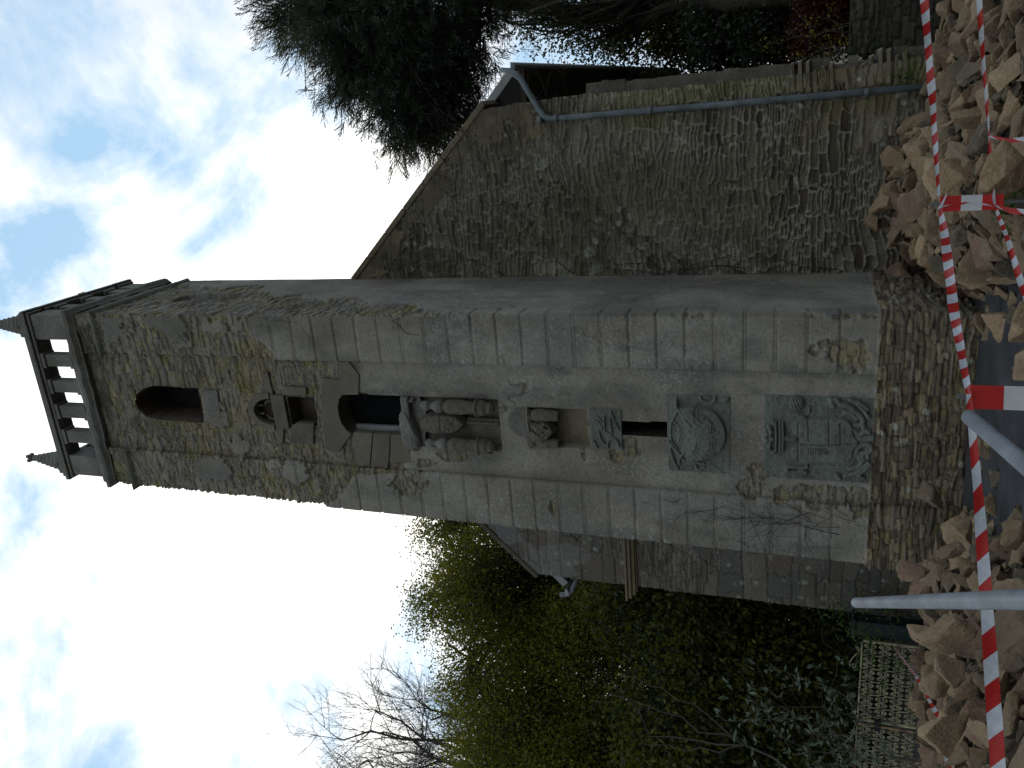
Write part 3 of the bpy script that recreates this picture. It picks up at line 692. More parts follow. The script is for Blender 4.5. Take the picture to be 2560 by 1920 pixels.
GL = {'O': [[(0, .5), (.12, .9), (.5, 1), (.88, .9), (1, .5), (.88, .1), (.5, 0), (.12, .1), (0, .5)]], 'D': [[(0, 0), (0, 1), (.5, 1), (.95, .75), (.95, .25), (.5, 0), (0, 0)]],
      'E': [[(.8, 0), (0, 0), (0, 1), (.8, 1)], [(0, .5), (.6, .5)]], 'I': [[(.5, 0), (.5, 1)]], 'S': [[(.9, .85), (.5, 1), (.1, .85), (.15, .6), (.85, .4), (.9, .15), (.5, 0), (.1, .15)]],
      'C': [[(.9, .85), (.5, 1), (.1, .75), (.1, .25), (.5, 0), (.9, .15)]], 'A': [[(0, 0), (.5, 1), (1, 0)], [(.2, .4), (.8, .4)]], 'N': [[(0, 0), (0, 1), (.9, 0), (.9, 1)]], 'V': [[(0, 1), (.5, 0), (1, 1)]]}
def glyph(R, ch, c, ang, w_, h_, r=.006, dz=.012):
    for ln in GL[ch]:
        pts = []
        for gx, gy in ln:
            a, b = (gx - .5) * w_, (gy - .5) * h_     # reading direction is up the picture, glyph tops to the left
            ux, uy = -b, -a
            pts.append((c[0] + ux * cos(ang) - uy * sin(ang), c[1] + ux * sin(ang) + uy * cos(ang)))
        R.stroke(pts, r, dz, add=True, smooth=ch in 'OSC')
for ch, c, a in zip('ODEISCANV', ((780, 1165), (885, 1035), (912, 925), (905, 848), (890, 705), (850, 605), (770, 500), (650, 420), (560, 370)), (.75, .4, .1, .0, -.1, -.3, -.55, -.75, -.95)):
    glyph(R4, ch, c, a, 95 if ch != 'I' else 60, 105)
o4 = R4.build('lettered_shield', Zf, M_CARVE, TOWER, rough=.004, side=.04)
o4['label'] = 'rounded shield panel with a curved line of carved letters below the slit window'
# small arched slab above the slit
cv3 = lambda cx, cy: PF(1290 + cx / 7.9, 1000 + cy / 7.9)
R3 = Relief([(1470, 240), (1480, 950), (2090, 930), (2070, 200)], .004, cv3)
R3.stroke([(1820, 930), (1830, 800), (1900, 745), (1990, 790), (2040, 900)], .016, .03, .005)
for pts in ([(1600, 330), (1700, 420), (1700, 560)], [(1740, 330), (1760, 600)], [(1880, 230), (1950, 380)], [(1550, 420), (1640, 430), (1690, 560)], [(1640, 620), (1680, 760), (1760, 850)], [(1540, 800), (1610, 920)], [(1960, 450), (2030, 560)], [(1860, 380), (1890, 620)], [(1800, 640), (1900, 680)]):
    R3.stroke(pts, .014, .026, .002)
R3.build('carved_slab', YF - .004, M_CARVE, TOWER, rough=.005, side=.05)
# ornate shield between two little columns
NICHE = empty('carved_niche', (0, 0, 0)); NICHE.parent = TOWER; NICHE.location = tuple(np.array([-3.75, YF, 5.8]) - wloc(TOWER))
NICHE['label'] = 'deeply carved shield between two small columns under the window sill'
mb = MB()
mb.prism([(-3.41, 6.41), (-4.12, 6.41), (-4.10, 6.30), (-3.41, 6.30)], YF - .06, YF + .05)
mb.build('canopy', M_TRIM, NICHE, bevel=.02)
Rc = Relief([(1000, 985), (1000, 1125), (1062, 1130), (1062, 985)], .006, PF)
Rc.stroke([(1012, 1045), (1030, 1080), (1036, 1112)], .10, .10); Rc.stroke([(1012, 1060), (1022, 1110)], .09, .09); Rc.stroke([(1030, 1000), (1024, 1002)], .035, .08)
Rc.stroke([(1016, 1030), (1030, 1058), (1040, 1080)], .05, .13)
Rc.H += .03 * (fbm(Rc.X * 14, Rc.Z * 14, 3, 44) - .5) * (Rc.H > .01)
Rc.build('foliage_carving', YF + .04, M_TRIM, NICHE, rough=.008, side=.02, keep=[(1000, 985), (1000, 1128), (1060, 1132), (1062, 1030), (1040, 985)])
Rs = Relief([(1040, 1020), (1040, 1095), (1172, 1092), (1172, 1020)], .005, PF)
shp = [(1050, 1045), (1070, 1032), (1110, 1030), (1140, 1034), (1158, 1046), (1168, 1058), (1160, 1072), (1140, 1084), (1100, 1088), (1065, 1082), (1048, 1065)]
Rs.plateau(shp, .085, .045, dome=.25); Rs.H += .03 * (fbm(Rs.X * 16, Rs.Z * 16, 3, 46) - .5) * (Rs.H > .02)
Rs.stroke([(1104, 1030), (1106, 1088)], .006, -.012, add=True); Rs.stroke([(1137, 1034), (1139, 1085)], .006, -.014, add=True)
for c in ((1076, 1050), (1082, 1064), (1070, 1060), (1090, 1046)): Rs.ball(c, .03, .02, .06)
Rs.build('shield', YF + .045, M_NICHE, NICHE, keep=shp)
Rr = Relief([(1165, 1050), (1165, 1066), (1245, 1070), (1245, 1052)], .005, PF); Rr.stroke([(1160, 1058), (1246, 1062)], .022, .04); Rr.build('rib', YF + .05, M_NICHE, NICHE)
def column(parent, cx, z0, z1, r0, zf, base, mat=M_NICHE, y=YF - .03, big=1.):
    m_ = MB(); L = z1 - z0
    m_.lathe(cx, y, [(r0 * .72, z0), (r0 * .8, z0 + L * .1), (r0, z0 + L * .5), (r0 * 1.02, z0 + L * .8), (r0 * .8, z0 + L * .96), (r0 * .4, z1)], 20, rough=.012)
    c_ = m_.build('column', mat, parent, smooth=True)
    if base:
        b_ = MB(); b_.lathe(cx, y, [(r0 * 1.25, z0 + .015), (r0 * 1.35, z0), (r0 * 1.1, z0 - .03), (r0 * 1.0, z0 - .09), (r0 * .8, z0 - .12), (r0 * .75, z0 - .17), (r0 * .4, z0 - .21), (.01, z0 - .22)], 18, rough=.008)
        b_.build('corbel', mat, c_)
    if zf:
        f_ = MB(); z = z1 - .02
        f_.lathe(cx, y, [(r0 * .4, z), (r0 * .9, z + .05), (r0 * 1.0, z + .10), (r0 * .55, z + .17), (r0 * .35, z + .20), (r0 * .65, z + .24), (r0 * .6, z + .30), (r0 * .2, z + .34)], 18, rough=.014)
        f_.build('finial', M_TRIM, c_, smooth=True)
column(NICHE, -3.515, 5.37, 5.82, .092, True, True); column(NICHE, -4.02, 5.40, 5.82, .086, True, True)
# smaller broken niche
NB = empty('broken_niche', (0, 0, 0)); NB.parent = TOWER; NB.location = tuple(np.array([-3.75, YF, 4.4]) - wloc(TOWER)); NB['label'] = 'small damaged niche with a tilted carved shield above the slit window'
column(NB, -3.575, 4.34, 4.68, .075, False, False, y=YF - .03, big=.5); column(NB, -3.93, 4.36, 4.64, .07, False, False, y=YF - .03, big=.5)
cvn = lambda cx, cy: PF(1290 + cx / 7.9, 1000 + cy / 7.9)
Rn = Relief([(190, 130), (190, 960), (820, 960), (820, 130)], .004, cvn)
kp = [(200, 160), (330, 250), (560, 360), (700, 430), (800, 590), (730, 700), (600, 800), (480, 900), (300, 960), (210, 780), (220, 500)]
Rn.plateau(kp, .11, .03, closed_smooth=False, dome=.2); Rn.H += .04 * (fbm(Rn.X * 14, Rn.Z * 14, 3, 48) - .5) * (Rn.H > .02)
Rn.stroke([(390, 660), (640, 500), (660, 540)], .013, .03, .07); Rn.stroke([(560, 570), (700, 690)], .008, -.015, add=True)
for k in range(3): Rn.stroke([(400 + k * 35, 730 - k * 18), (440 + k * 35, 750 - k * 18)], .008, .02, .08, smooth=False)
Rn.stroke([(390, 700), (500, 660)], .008, .02, .08); Rn.stroke([(440, 430), (470, 520), (540, 500), (560, 430)], .014, .03, .06)
for pts in ([(220, 320), (380, 380), (520, 420)], [(380, 540), (460, 600)], [(300, 400), (330, 560)], [(600, 470), (660, 520)]): Rn.stroke(pts, .012, -.04, add=True)
Rn.build('tilted_shield', YF + .03, M_NICHE, NB, rough=.008, keep=kp)
slab('smooth_panel', Fp((1283, 1020), (1312, 1016), (1316, 1096), (1292, 1090), (1274, 1072), (1268, 1050), (1272, 1032)), YF + .010, YF + .06, M_TRIM, parent=TOWER)

# ------------------------------------------------------------------ the nave behind the tower
NAVE = empty('church_nave', (-3.5, 11, 0))
tag(NAVE, 'rubble stone church nave with sloping gable walls behind the bell tower', 'church')
YG = 10.78
def gable_top(x):
    return np.where(x > -3.48, 5.66 - x, 12.62 + x)
def nave_h(S, X, Y, Z, SG):
    u = X; right = X > -3.5
    # right: thin schist slabs deep in pale mortar
    eP, p1, p2 = slabs(u, Z, .34, .115, 203, .45); eQ, q1, q2 = slabs(u + 5, Z, .26, .072, 209, .5)
    mixm = fbm(u * 2.1, Z * 2.1, 3, 207) > .5; e = np.where(mixm, eP, eQ); a1 = np.where(mixm, p1, q1); a2 = np.where(mixm, p2, q2)
    low = sstep(-.25, .25, (1.1 - Z) + (fbm(u * 2, Z * 2, 3, 211) - .5) * 1.6) * sstep(-1.4, -.9, X)       # dry lower right corner
    st = sstep(.0055, .0125, e + .007 * (fbm(u * 18, Z * 26, 3, 214) - .5)); big = fbm(u * .9, Z * .9, 4, 215); lay = fbm(u * 6, Z * 50, 3, 219)
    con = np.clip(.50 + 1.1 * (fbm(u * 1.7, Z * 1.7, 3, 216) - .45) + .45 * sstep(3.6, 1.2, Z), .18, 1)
    h = (.030 * (1 - st) * (1 - low)) * (.4 + .8 * con) + (.022 * st * (.4 + a2) + .02 * (a1 - .5)) * low + .016 * (fbm(u * 9, Z * 26, 4, 217) - .5) + .008 * (lay - .5)
    h = h - .012 * (a2 > .88) * st * (1 - low)
    mortc = lerp3(C(.235, .222, .185) + 0 * X[..., None], C(.15, .14, .105), sstep(.4, .65, big)) * (.75 + .5 * fbm(u * 7, Z * 14, 3, 218))[..., None]
    sc = pick([C(.105, .09, .068), C(.08, .07, .054), C(.13, .115, .088), C(.07, .058, .046), C(.145, .13, .10)], a1) * (.75 + .5 * lay)[..., None]
    col = lerp3(mortc, sc, st * con)
    col = lerp3(col, C(.035, .03, .024) + 0 * col, (a2 > .88) * st * (1 - low) * .35)
    # less mortar definition and darker near the top left
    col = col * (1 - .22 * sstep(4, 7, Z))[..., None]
    col = lerp3(col, sc * (.5 + .5 * st)[..., None] * 1.35, low)
    col = lerp3(col, C(.15, .145, .05), sstep(.5, .68, fbm(u * 1.6, Z * .8, 4, 221)) * sstep(-2.2, -.4, X) * .45)
    lm = np.maximum(lichen(u, Z, 5.5, .84, 230) * sstep(3.0, 4.5, Z), lichen(u, Z, 9, .86, 235)) * sstep(.4, .58, fbm(u, Z, 3, 238))
    col = lerp3(col, C(.32, .34, .30), lm * .75)
    col = lerp3(col, C(.27, .28, .245), sstep(.5, .66, fbm(u * 5, Z * 7, 3, 241)) * (1 - sstep(-2.2, -1.7, X)) * .5)
    # left: big dressed blocks with pale lichen sheets
    e2, b1, b2 = slabs(u, Z, .70, .34, 303, .06)
    st2 = sstep(.002, .012, e2)
    h2 = .016 * st2 + .010 * (fbm(u * 7, Z * 8, 4, 305) - .5) + .02 * (b2 - .5)
    c2 = pick([C(.135, .13, .115), C(.115, .105, .09), C(.15, .142, .125), C(.10, .102, .095), C(.125, .11, .092)], b1) * (.72 + .28 * st2)[..., None]
    patch = sstep(.60, .64, fbm(u * 2.2 + 5, Z * 2.0, 3, 311) + .06 * (Z > 4.05))
    c2 = lerp3(c2, C(.20, .21, .21), patch * .55 * (Z > 2.8)); c2 = lerp3(c2, C(.26, .30, .26), lichen(u, Z, 8, .8, 313) * .7)
    sl = sstep(.5, .62, fbm(u * 1.2 + 3, Z * 1.5, 3, 316))
    e3, d1, d2 = slabs(u, Z, .28, .07, 320, .3)
    h2 = np.where(sl > .5, .02 * sstep(0, .01, e3) + .012 * d2, h2); c2 = lerp3(c2, pick([C(.10, .09, .075), C(.14, .13, .11), C(.19, .185, .165)], d1) * (.6 + .4 * sstep(0, .008, e3))[..., None], sl * .8)
    H = np.where(right, h, h2); CO = np.where(right[..., None], col, c2)
    # dressed kneeler and edge stones on the right
    gt = gable_top(X); dd = (gt - Z) / 1.414
    ed = right & ((dd < .20 + .10 * (np.sin(Z * 7) > 0)) | ((X > -.52 - .18 * (np.sin(Z * 5.1) > .3)) & (Z > 4.85)))
    ed = ed & (fbm(u * 7, Z * 7, 3, 337) > .36); gq = np.abs(np.mod(Z + .05 * (vn(u * 3, Z * 0, 4)), .30) - .15) < .006
    H = np.where(ed, .016 + .014 * (fbm(u * 9, Z * 14, 4, 331) - .5) - .012 * gq, H); CO = np.where(ed[..., None], lerp3(C(.17, .14, .095) + 0 * X[..., None], C(.11, .095, .07), sstep(.4, .6, fbm(u * 3, Z * 3, 3, 333))), CO)
    return H, CO
def right_edge(z): return np.interp(z, [0, .6, 1.8, 2.1, 3.6, 4.3, 5.74], [.10, .06, .0, .0, -.03, -.01, -.08])
def ncut(x, y, z):
    bad = z > gable_top(x) - .01
    bad |= (x > right_edge(z) + .03 * (vn(x * 0, z * 9, 5) - .5) - .16 * ((z > .75) & (z < 1.7) & (vn(x * 0 + 3, z * 8, 6) > .45)))
    bad |= (x < -7.10 - .01 * np.clip(5 - z, 0, 5))
    bad |= (x > -5.06) & (x < -2.45)
    return bad
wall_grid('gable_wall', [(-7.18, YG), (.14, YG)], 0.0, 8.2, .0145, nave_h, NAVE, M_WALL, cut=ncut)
# thickness of the gable wall, and the nave body
gp = [(-7.13, 0), (.09, 0), (.0, 1.8), (-.03, 3.6), (-.09, 5.70), (-3.48, 9.10), (-7.09, 5.48)]
v = [(x, YG + .03, z) for x, z in gp] + [(x, YG + .62, z) for x, z in gp]; n = len(gp)
mk('wall_core', v, [tuple(range(n))[::-1], tuple(range(n, 2 * n))] + [(i, (i + 1) % n, (i + 1) % n + n, i + n) for i in range(n)], M_COPE, NAVE)
# worn coping strip and rough side face of the right-hand buttress
mbc = MB()
zs = np.linspace(.25, 4.35, 42)
for i in range(len(zs) - 1):
    xa = float(right_edge(zs[i])); xb = float(right_edge(zs[i + 1])); w0 = .12 + .03 * TAB[i * 7]; 
    if .75 < zs[i] < 1.75 and TAB[i * 13] > .45: w0 = .05
    mbc.add([(xa - .1, YG + .08, zs[i]), (xa + w0, YG + .16, zs[i]), (xa + w0, YG + .6, zs[i]), (xb - .1, YG + .08, zs[i + 1]), (xb + w0, YG + .16, zs[i + 1]), (xb + w0, YG + .6, zs[i + 1])], [(0, 1, 4, 3), (1, 2, 5, 4), (0, 2, 1), (3, 4, 5)])
mbc.build('buttress_edge', stone_mat('grey_weathered_edge', False, base=(.13, .125, .105), alt=(.075, .07, .055), liche=.4, speck=.6, bump=.6), NAVE)
bs = MB()
for i in range(16):
    z = .55 + i * .085; x = .0 + .05 * (TAB[i * 5] - .5); l = .05 + .13 * TAB[i * 11]
    if TAB[i * 17] < .3: continue
    bs.add([(x - .2, YG - .03, z), (x + l, YG - .01 + .05 * TAB[i], z + .02), (x + l + .02, YG + .3, z), (x - .2, YG + .3, z), (x - .2, YG - .03, z + .05), (x + l * .8, YG, z + .06), (x + l, YG + .3, z + .06), (x - .2, YG + .3, z + .06)],
           [(0, 3, 2, 1), (4, 5, 6, 7), (0, 1, 5, 4), (1, 2, 6, 5), (2, 3, 7, 6), (3, 0, 4, 7)])
bs.build('broken_edge_stone', M_COPE, NAVE, bevel=.008)['kind'] = 'stuff'
# coping slabs along both slopes
M_COPED = stone_mat('dark_weathered_coping', False, base=(.11, .105, .088), alt=(.075, .07, .058), liche=.3, speck=.5, bump=.5)
def coping(x0, z0, x1, z1, n_, name='coping_stone'):
    a = np.array([x0, z0]); b = np.array([x1, z1]); d = (b - a) / np.linalg.norm(b - a); nn = np.array([-d[1], d[0]]);  nn = nn if nn[1] > 0 else -nn
    L = np.linalg.norm(b - a)
    for k in range(n_):
        s0 = L * k / n_ + .004; s1 = L * (k + 1) / n_ - .004; q = []
        for (s_, o_) in ((s0, -.02), (s1, -.02), (s1, .06), (s0, .06)):
            p = a + d * s_ + nn * o_; q.append((p[0], p[1]))
        MB().prism(q, YG - .035 - .008 * TAB[k * 7], YG + .68).build(name, M_COPE if x0 > -3 else M_COPED, NAVE, bevel=.015)
coping(-.02, 5.68, -2.36, 8.02, 7); coping(-7.13, 5.49, -5.2, 7.42, 5)
# side walls and roof
MB().box(-6.95, -.16, YG + .62, 26, 0, 5.3).build('side_wall', M_DARK, NAVE)  # stone side wall in near-black: shadow under the eave put into its colour
def roofp(x0, z0, x1, z1, name):
    th = .06; m_ = MB(); m_.add([(x0, YG + .52, z0), (x1, YG + .52, z1), (x1, 26.2, z1), (x0, 26.2, z0), (x0, YG + .52, z0 + th), (x1, YG + .52, z1 + th), (x1, 26.2, z1 + th), (x0, 26.2, z0 + th)],
                               [(0, 1, 2, 3), (7, 6, 5, 4), (0, 4, 5, 1), (1, 5, 6, 2), (2, 6, 7, 3), (3, 7, 4, 0)]); return m_.build(name, M_SLATE, NAVE)
roofp(.40, 5.36, -3.48, 9.0, 'roof_slope'); roofp(-7.56, 5.14, -3.48, 9.0, 'roof_slope')
MB().add([(-.16, YG + .5, 5.28), (.38, YG + .5, 5.28), (.38, 26, 5.28), (-.16, 26, 5.28), (-.16, YG + .5, 5.34), (.38, YG + .5, 5.34), (.38, 26, 5.34), (-.16, 26, 5.34)], [(0, 3, 2, 1), (4, 5, 6, 7), (0, 1, 5, 4), (1, 2, 6, 5), (2, 3, 7, 6), (3, 0, 4, 7)]).build('soffit', M_WOOD, NAVE)
def board(a, b, y0, y1, w_, name, mat):
    a = np.array(a); b = np.array(b); d = (b - a) / np.linalg.norm(b - a); nn = np.array([-d[1], d[0]]); nn = nn if nn[1] > 0 else -nn
    q = [a - nn * w_ / 2, b - nn * w_ / 2, b + nn * w_ / 2, a + nn * w_ / 2]
    return MB().prism([(p[0], p[1]) for p in q], y0, y1).build(name, mat, NAVE)
board((.37, 5.43), (-.15, 5.92), YG + .45, YG + .49, .10, 'barge_board', M_FASC)
board((-7.54, 5.20), (-7.0, 5.72), YG + .45, YG + .49, .12, 'barge_board', M_FASC)
def gutter(x, z):
    m_ = MB(); prof = [(x + .065 * cos(a), z + .065 * sin(a)) for a in np.linspace(pi, 2 * pi, 9)] + [(x + .055 * cos(a), z + .055 * sin(a)) for a in np.linspace(2 * pi, pi, 9)]
    m_.prism(prof, YG + .30, 26); o = m_.build('gutter', M_FASC, NAVE)
    MB().prism([(x + .063 * cos(a), z + .063 * sin(a)) for a in np.linspace(pi, 2 * pi, 9)], YG + .285, YG + .298).build('end_cap', M_FASC, o)
gutter(.40, 5.39); gutter(-7.58, 5.17)
pp = [P(x, y, YG - d) for x, y, d in ((1255, 176, -.25), (1275, 178, -.2), (1300, 195, -.1), (1345, 270, .06), (1360, 292, .075), (1378, 297, .08))]
pe = P(2330, 226, YG); pt0 = np.array([pp[-1][0], YG - .08, pp[-1][2]])
pipe = MB(); pipe.tube(pp + [np.array([pt0[0] - .002, YG - .08, pt0[2] - .1]), np.array([pt0[0] + .01, YG - .08, 2.4]), np.array([pt0[0] + .03, YG - .08, .05])], .040, 10)
po = pipe.build('downpipe', M_PIPE, NAVE, smooth=True)
for z in (4.92, 4.70, 3.50, 1.05):
    MB().tube([(pt0[0] + .02 * (1 - z / 5), YG - .08, z - .03), (pt0[0] + .02 * (1 - z / 5), YG - .08, z + .03)], .048, 10).build('pipe_collar', M_PIPE, po, smooth=True)
lp = [P(x, y, YG - d) for x, y, d in ((1402, 1487, -.4), (1420, 1486, -.38), (1430, 1475, -.35), (1446, 1440, -.3))]
MB().tube(lp, .04, 10).build('downpipe', M_PIPE, NAVE, smooth=True)
# moulding of the left wall
mm = MB()
for k, (o_, z0, z1) in enumerate(((.05, 3.905, 3.93), (.09, 3.93, 3.985), (.13, 3.985, 4.04), (.16, 4.04, 4.075))):
    mm.box(-7.14 - o_, -6.28 + .1, YG - o_, YG + .5, z0, z1)
mm.build('string_moulding', M_COPE, NAVE, bevel=.008)
# bare creeper stems on the walls
def creeper(name, mat, starts, parentname, label, cat='creeper'):
    m_ = MB(); rr = random.Random(3)
    for (x, y, z, dx, dz, n_, r) in starts:
        def grow(p, d, r, n_, lev):
            pts = [p.copy()]
            for i in range(n_):
                d = d + np.array([rr.gauss(0, .12), 0, rr.gauss(0, .12)]); d /= np.linalg.norm(d)
                p = p + d * .09; pts.append(p + np.array([0, rr.uniform(-.01, .004), 0]))
                if lev < 3 and rr.random() < .28: grow(p.copy(), d + np.array([rr.gauss(0, .6), 0, rr.gauss(0, .6)]), r * .6, int(n_ * .6), lev + 1)
            m_.tube(pts, [max(.0012, r * (1 - i / (len(pts) + 1))) for i in range(len(pts))], 4, caps=False)
        grow(np.array([x, y, z]), np.array([dx, 0, dz]), r, n_, 0)
    return tag(m_.build(name, mat), label, cat)
creeper('wall_creeper', M_BARK, [(-2.28, YG - .045, 1.3, .1, 1, 16, .007), (-2.25, YG - .045, 2.4, .35, 1, 20, .007), (-2.3, YG - .045, 3.3, .6, 1, 24, .007), (-2.3, YG - .045, 4.6, .5, 1, 22, .006), (-2.3, YG - .045, 5.6, .35, 1, 16, .006), (-1.9, YG - .045, 5.0, .8, .8, 18, .005)], '', 'bare creeper stems climbing the gable wall beside the tower')
creeper('dead_creeper', M_BARK, [(PF(2080, 1330)[0], YF - .05, 1.2, .2, 1, 14, .006), (PF(1900, 1290)[0], YF - .05, 1.9, .1, 1, 9, .006), (PF(1990, 1300)[0], YF - .05, 1.6, -.2, 1, 9, .005), (PF(1960, 1290)[0], YF - .05, 1.5, .4, .8, 8, .005)] + [(PF(2020, 1290)[0] + .08 * math.sin(i * 2.3), YF - .05, 1.05 + .075 * i, .5 * math.sin(i * 1.7), .8, 7, .0035) for i in range(7)], '', 'tangle of dead creeper stems on the tower left pilaster')

# ------------------------------------------------------------------ rubble
# ---- photograph-space polygons turned into real heaps: height of each heap over the ground
def heap_right(x, y):
    x = np.asarray(x, float); y = np.asarray(y, float)
    zw = np.interp(x, [-2.6, -2.1, -1.45, -1.17, -.8, -.45, .1, .8, 2.5], [.55, .66, .74, .78, .66, .42, .34, .30, .2])
    t = np.clip((y - 5.2) / (10.5 - 5.2), 0, 1.1); z = zw * (t ** .85)
    ex = np.interp(y, [4.5, 6.3, 7.3, 8.2, 8.9, 9.2, 10.8], [-1.25, -1.45, -1.75, -2.05, -2.25, -2.33, -2.36])
    z = z * sstep(0, .55, x - ex) + .0
    return z
def heap_left(x, y):
    x = np.asarray(x, float); y = np.asarray(y, float)
    ex = np.interp(y, [4.0, 5.4, 6.3, 7.3, 8.5, 9.2], [-2.9, -3.1, -3.3, -3.55, -4.0, -4.4])
    d = ex - x
    z = .46 * (1 - .68 * sstep(-4.6, -5.7, x)) * sstep(0, 1.5, d) * sstep(10.6, 8.9, y) * sstep(3.6, 5.0, y) * (1 - .5 * sstep(2.6, 4.2, d))
    return z
def heapz(x, y): return np.maximum(heap_right(x, y), heap_left(x, y))
ROCK = stone_mat('tan_quarried_stone', False, base=(.245, .195, .14), alt=(.17, .14, .105), speck=.32, bump=.5, fine=26, stain=.7)
def rock_variant(base, alt, name):
    m = stone_mat(name, False, base=base, alt=alt, speck=.38, bump=1.0, fine=8, stain=.6)
    t = m.node_tree; b = t.nodes['Principled BSDF']; co = N(t, 'ShaderNodeTexCoord').outputs['Object']
    l = b.inputs['Base Color'].links[0].from_socket
    g = N(t, 'ShaderNodeNewGeometry')
    wear = ramp(t, g.outputs['Pointiness'], [(0.50, 0.), (0.56, 1.)])
    ol = N(t, 'ShaderNodeObjectInfo').outputs['Random']
    nn = ramp(t, noise(t, co, 5, 4, .6), [(0.5, 0.), (0.66, 1.)])
    c = mixc(t, mathn(t, 'MULTIPLY', nn, .35), l, (.22, .19, .07))
    c = mixc(t, mathn(t, 'MULTIPLY', wear, .35), c, (.30, .25, .15))
    c = mixc(t, 1.0, c, ramp(t, ol, [(0., .75), (1., 1.22)]), 'MULTIPLY')
    t.links.new(c, b.inputs['Base Color']); return m
RM = {'tan': rock_variant((.335, .238, .155), (.24, .172, .115), 'tan_stone'), 'grey-brown': rock_variant((.245, .185, .13), (.17, .132, .095), 'grey_brown_stone'),
      'reddish': rock_variant((.235, .15, .11), (.16, .105, .08), 'reddish_stone'), 'dark': rock_variant((.125, .105, .082), (.09, .076, .06), 'dark_stone')}
def rock_mesh(i, shape):
    r = random.Random(100 + i); bm = bmesh.new()
    sx, sy, sz = {'blocky': (1, .85, .7), 'flat': (1, .75, .32), 'long': (1, .48, .4)}[shape]
    for k in range(11):
        a = Vector((r.uniform(-1, 1), r.uniform(-1, 1), r.uniform(-1, 1)))
        m_ = max(abs(a.x), abs(a.y), abs(a.z)); a = a / m_ * r.uniform(.75, 1.0) if r.random() < .8 else a.normalized() * 1.05
        bm.verts.new((a.x * sx, a.y * sy, a.z * sz))
    res = bmesh.ops.convex_hull(bm, input=bm.verts)
    bmesh.ops.delete(bm, geom=[g for g in res['geom_interior'] if isinstance(g, bmesh.types.BMVert)], context='VERTS')
    bmesh.ops.dissolve_limit(bm, angle_limit=radians(14), verts=bm.verts, edges=bm.edges)
    bmesh.ops.bevel(bm, geom=bm.edges[:], offset=.03 + .05 * r.random(), segments=2, profile=.5, affect='EDGES')
    bmesh.ops.triangulate(bm, faces=bm.faces)
    for _ in range(3):
        bmesh.ops.subdivide_edges(bm, edges=[e for e in bm.edges if e.calc_length() > .2], cuts=1, use_grid_fill=True)
        bmesh.ops.triangulate(bm, faces=bm.faces)
    ox = r.uniform(0, 99)
    from mathutils import noise as mn
    for v_ in bm.verts:
        q = v_.co * 1.7 + Vector((ox, 0, 0)); q2 = v_.co * 5 + Vector((0, ox, 0))
        q3 = v_.co * 2.6 + Vector((0, 0, ox)); rid = abs(mn.noise(q3)) * 2 - .5
        v_.co += v_.co.normalized() * (.10 * mn.noise(q) + .05 * mn.noise(q2) - .05 * rid + .02 * mn.noise(v_.co * 11))
    me = bpy.data.meshes.new('rubble_stone'); bm.to_mesh(me); bm.free()
    me.polygons.foreach_set('use_smooth', np.ones(len(me.polygons), dtype=bool))
    try: me.set_sharp_from_angle(angle=radians(32))
    except Exception: pass
    return me
PROTO = {s: [rock_mesh(i * 3 + k, s) for i in range(9)] for k, s in enumerate(('blocky', 'flat', 'long'))}
MESHC = {}
def rock_me(shape, i, tone):
    k = (shape, i % 9, tone)
    if k not in MESHC:
        m_ = PROTO[shape][i % 9].copy(); m_.materials.clear(); m_.materials.append(RM[tone]); MESHC[k] = m_
    return MESHC[k]
rocks = []           # (x, y, z, radius, shape, tone, idx)
rr = random.Random(21)
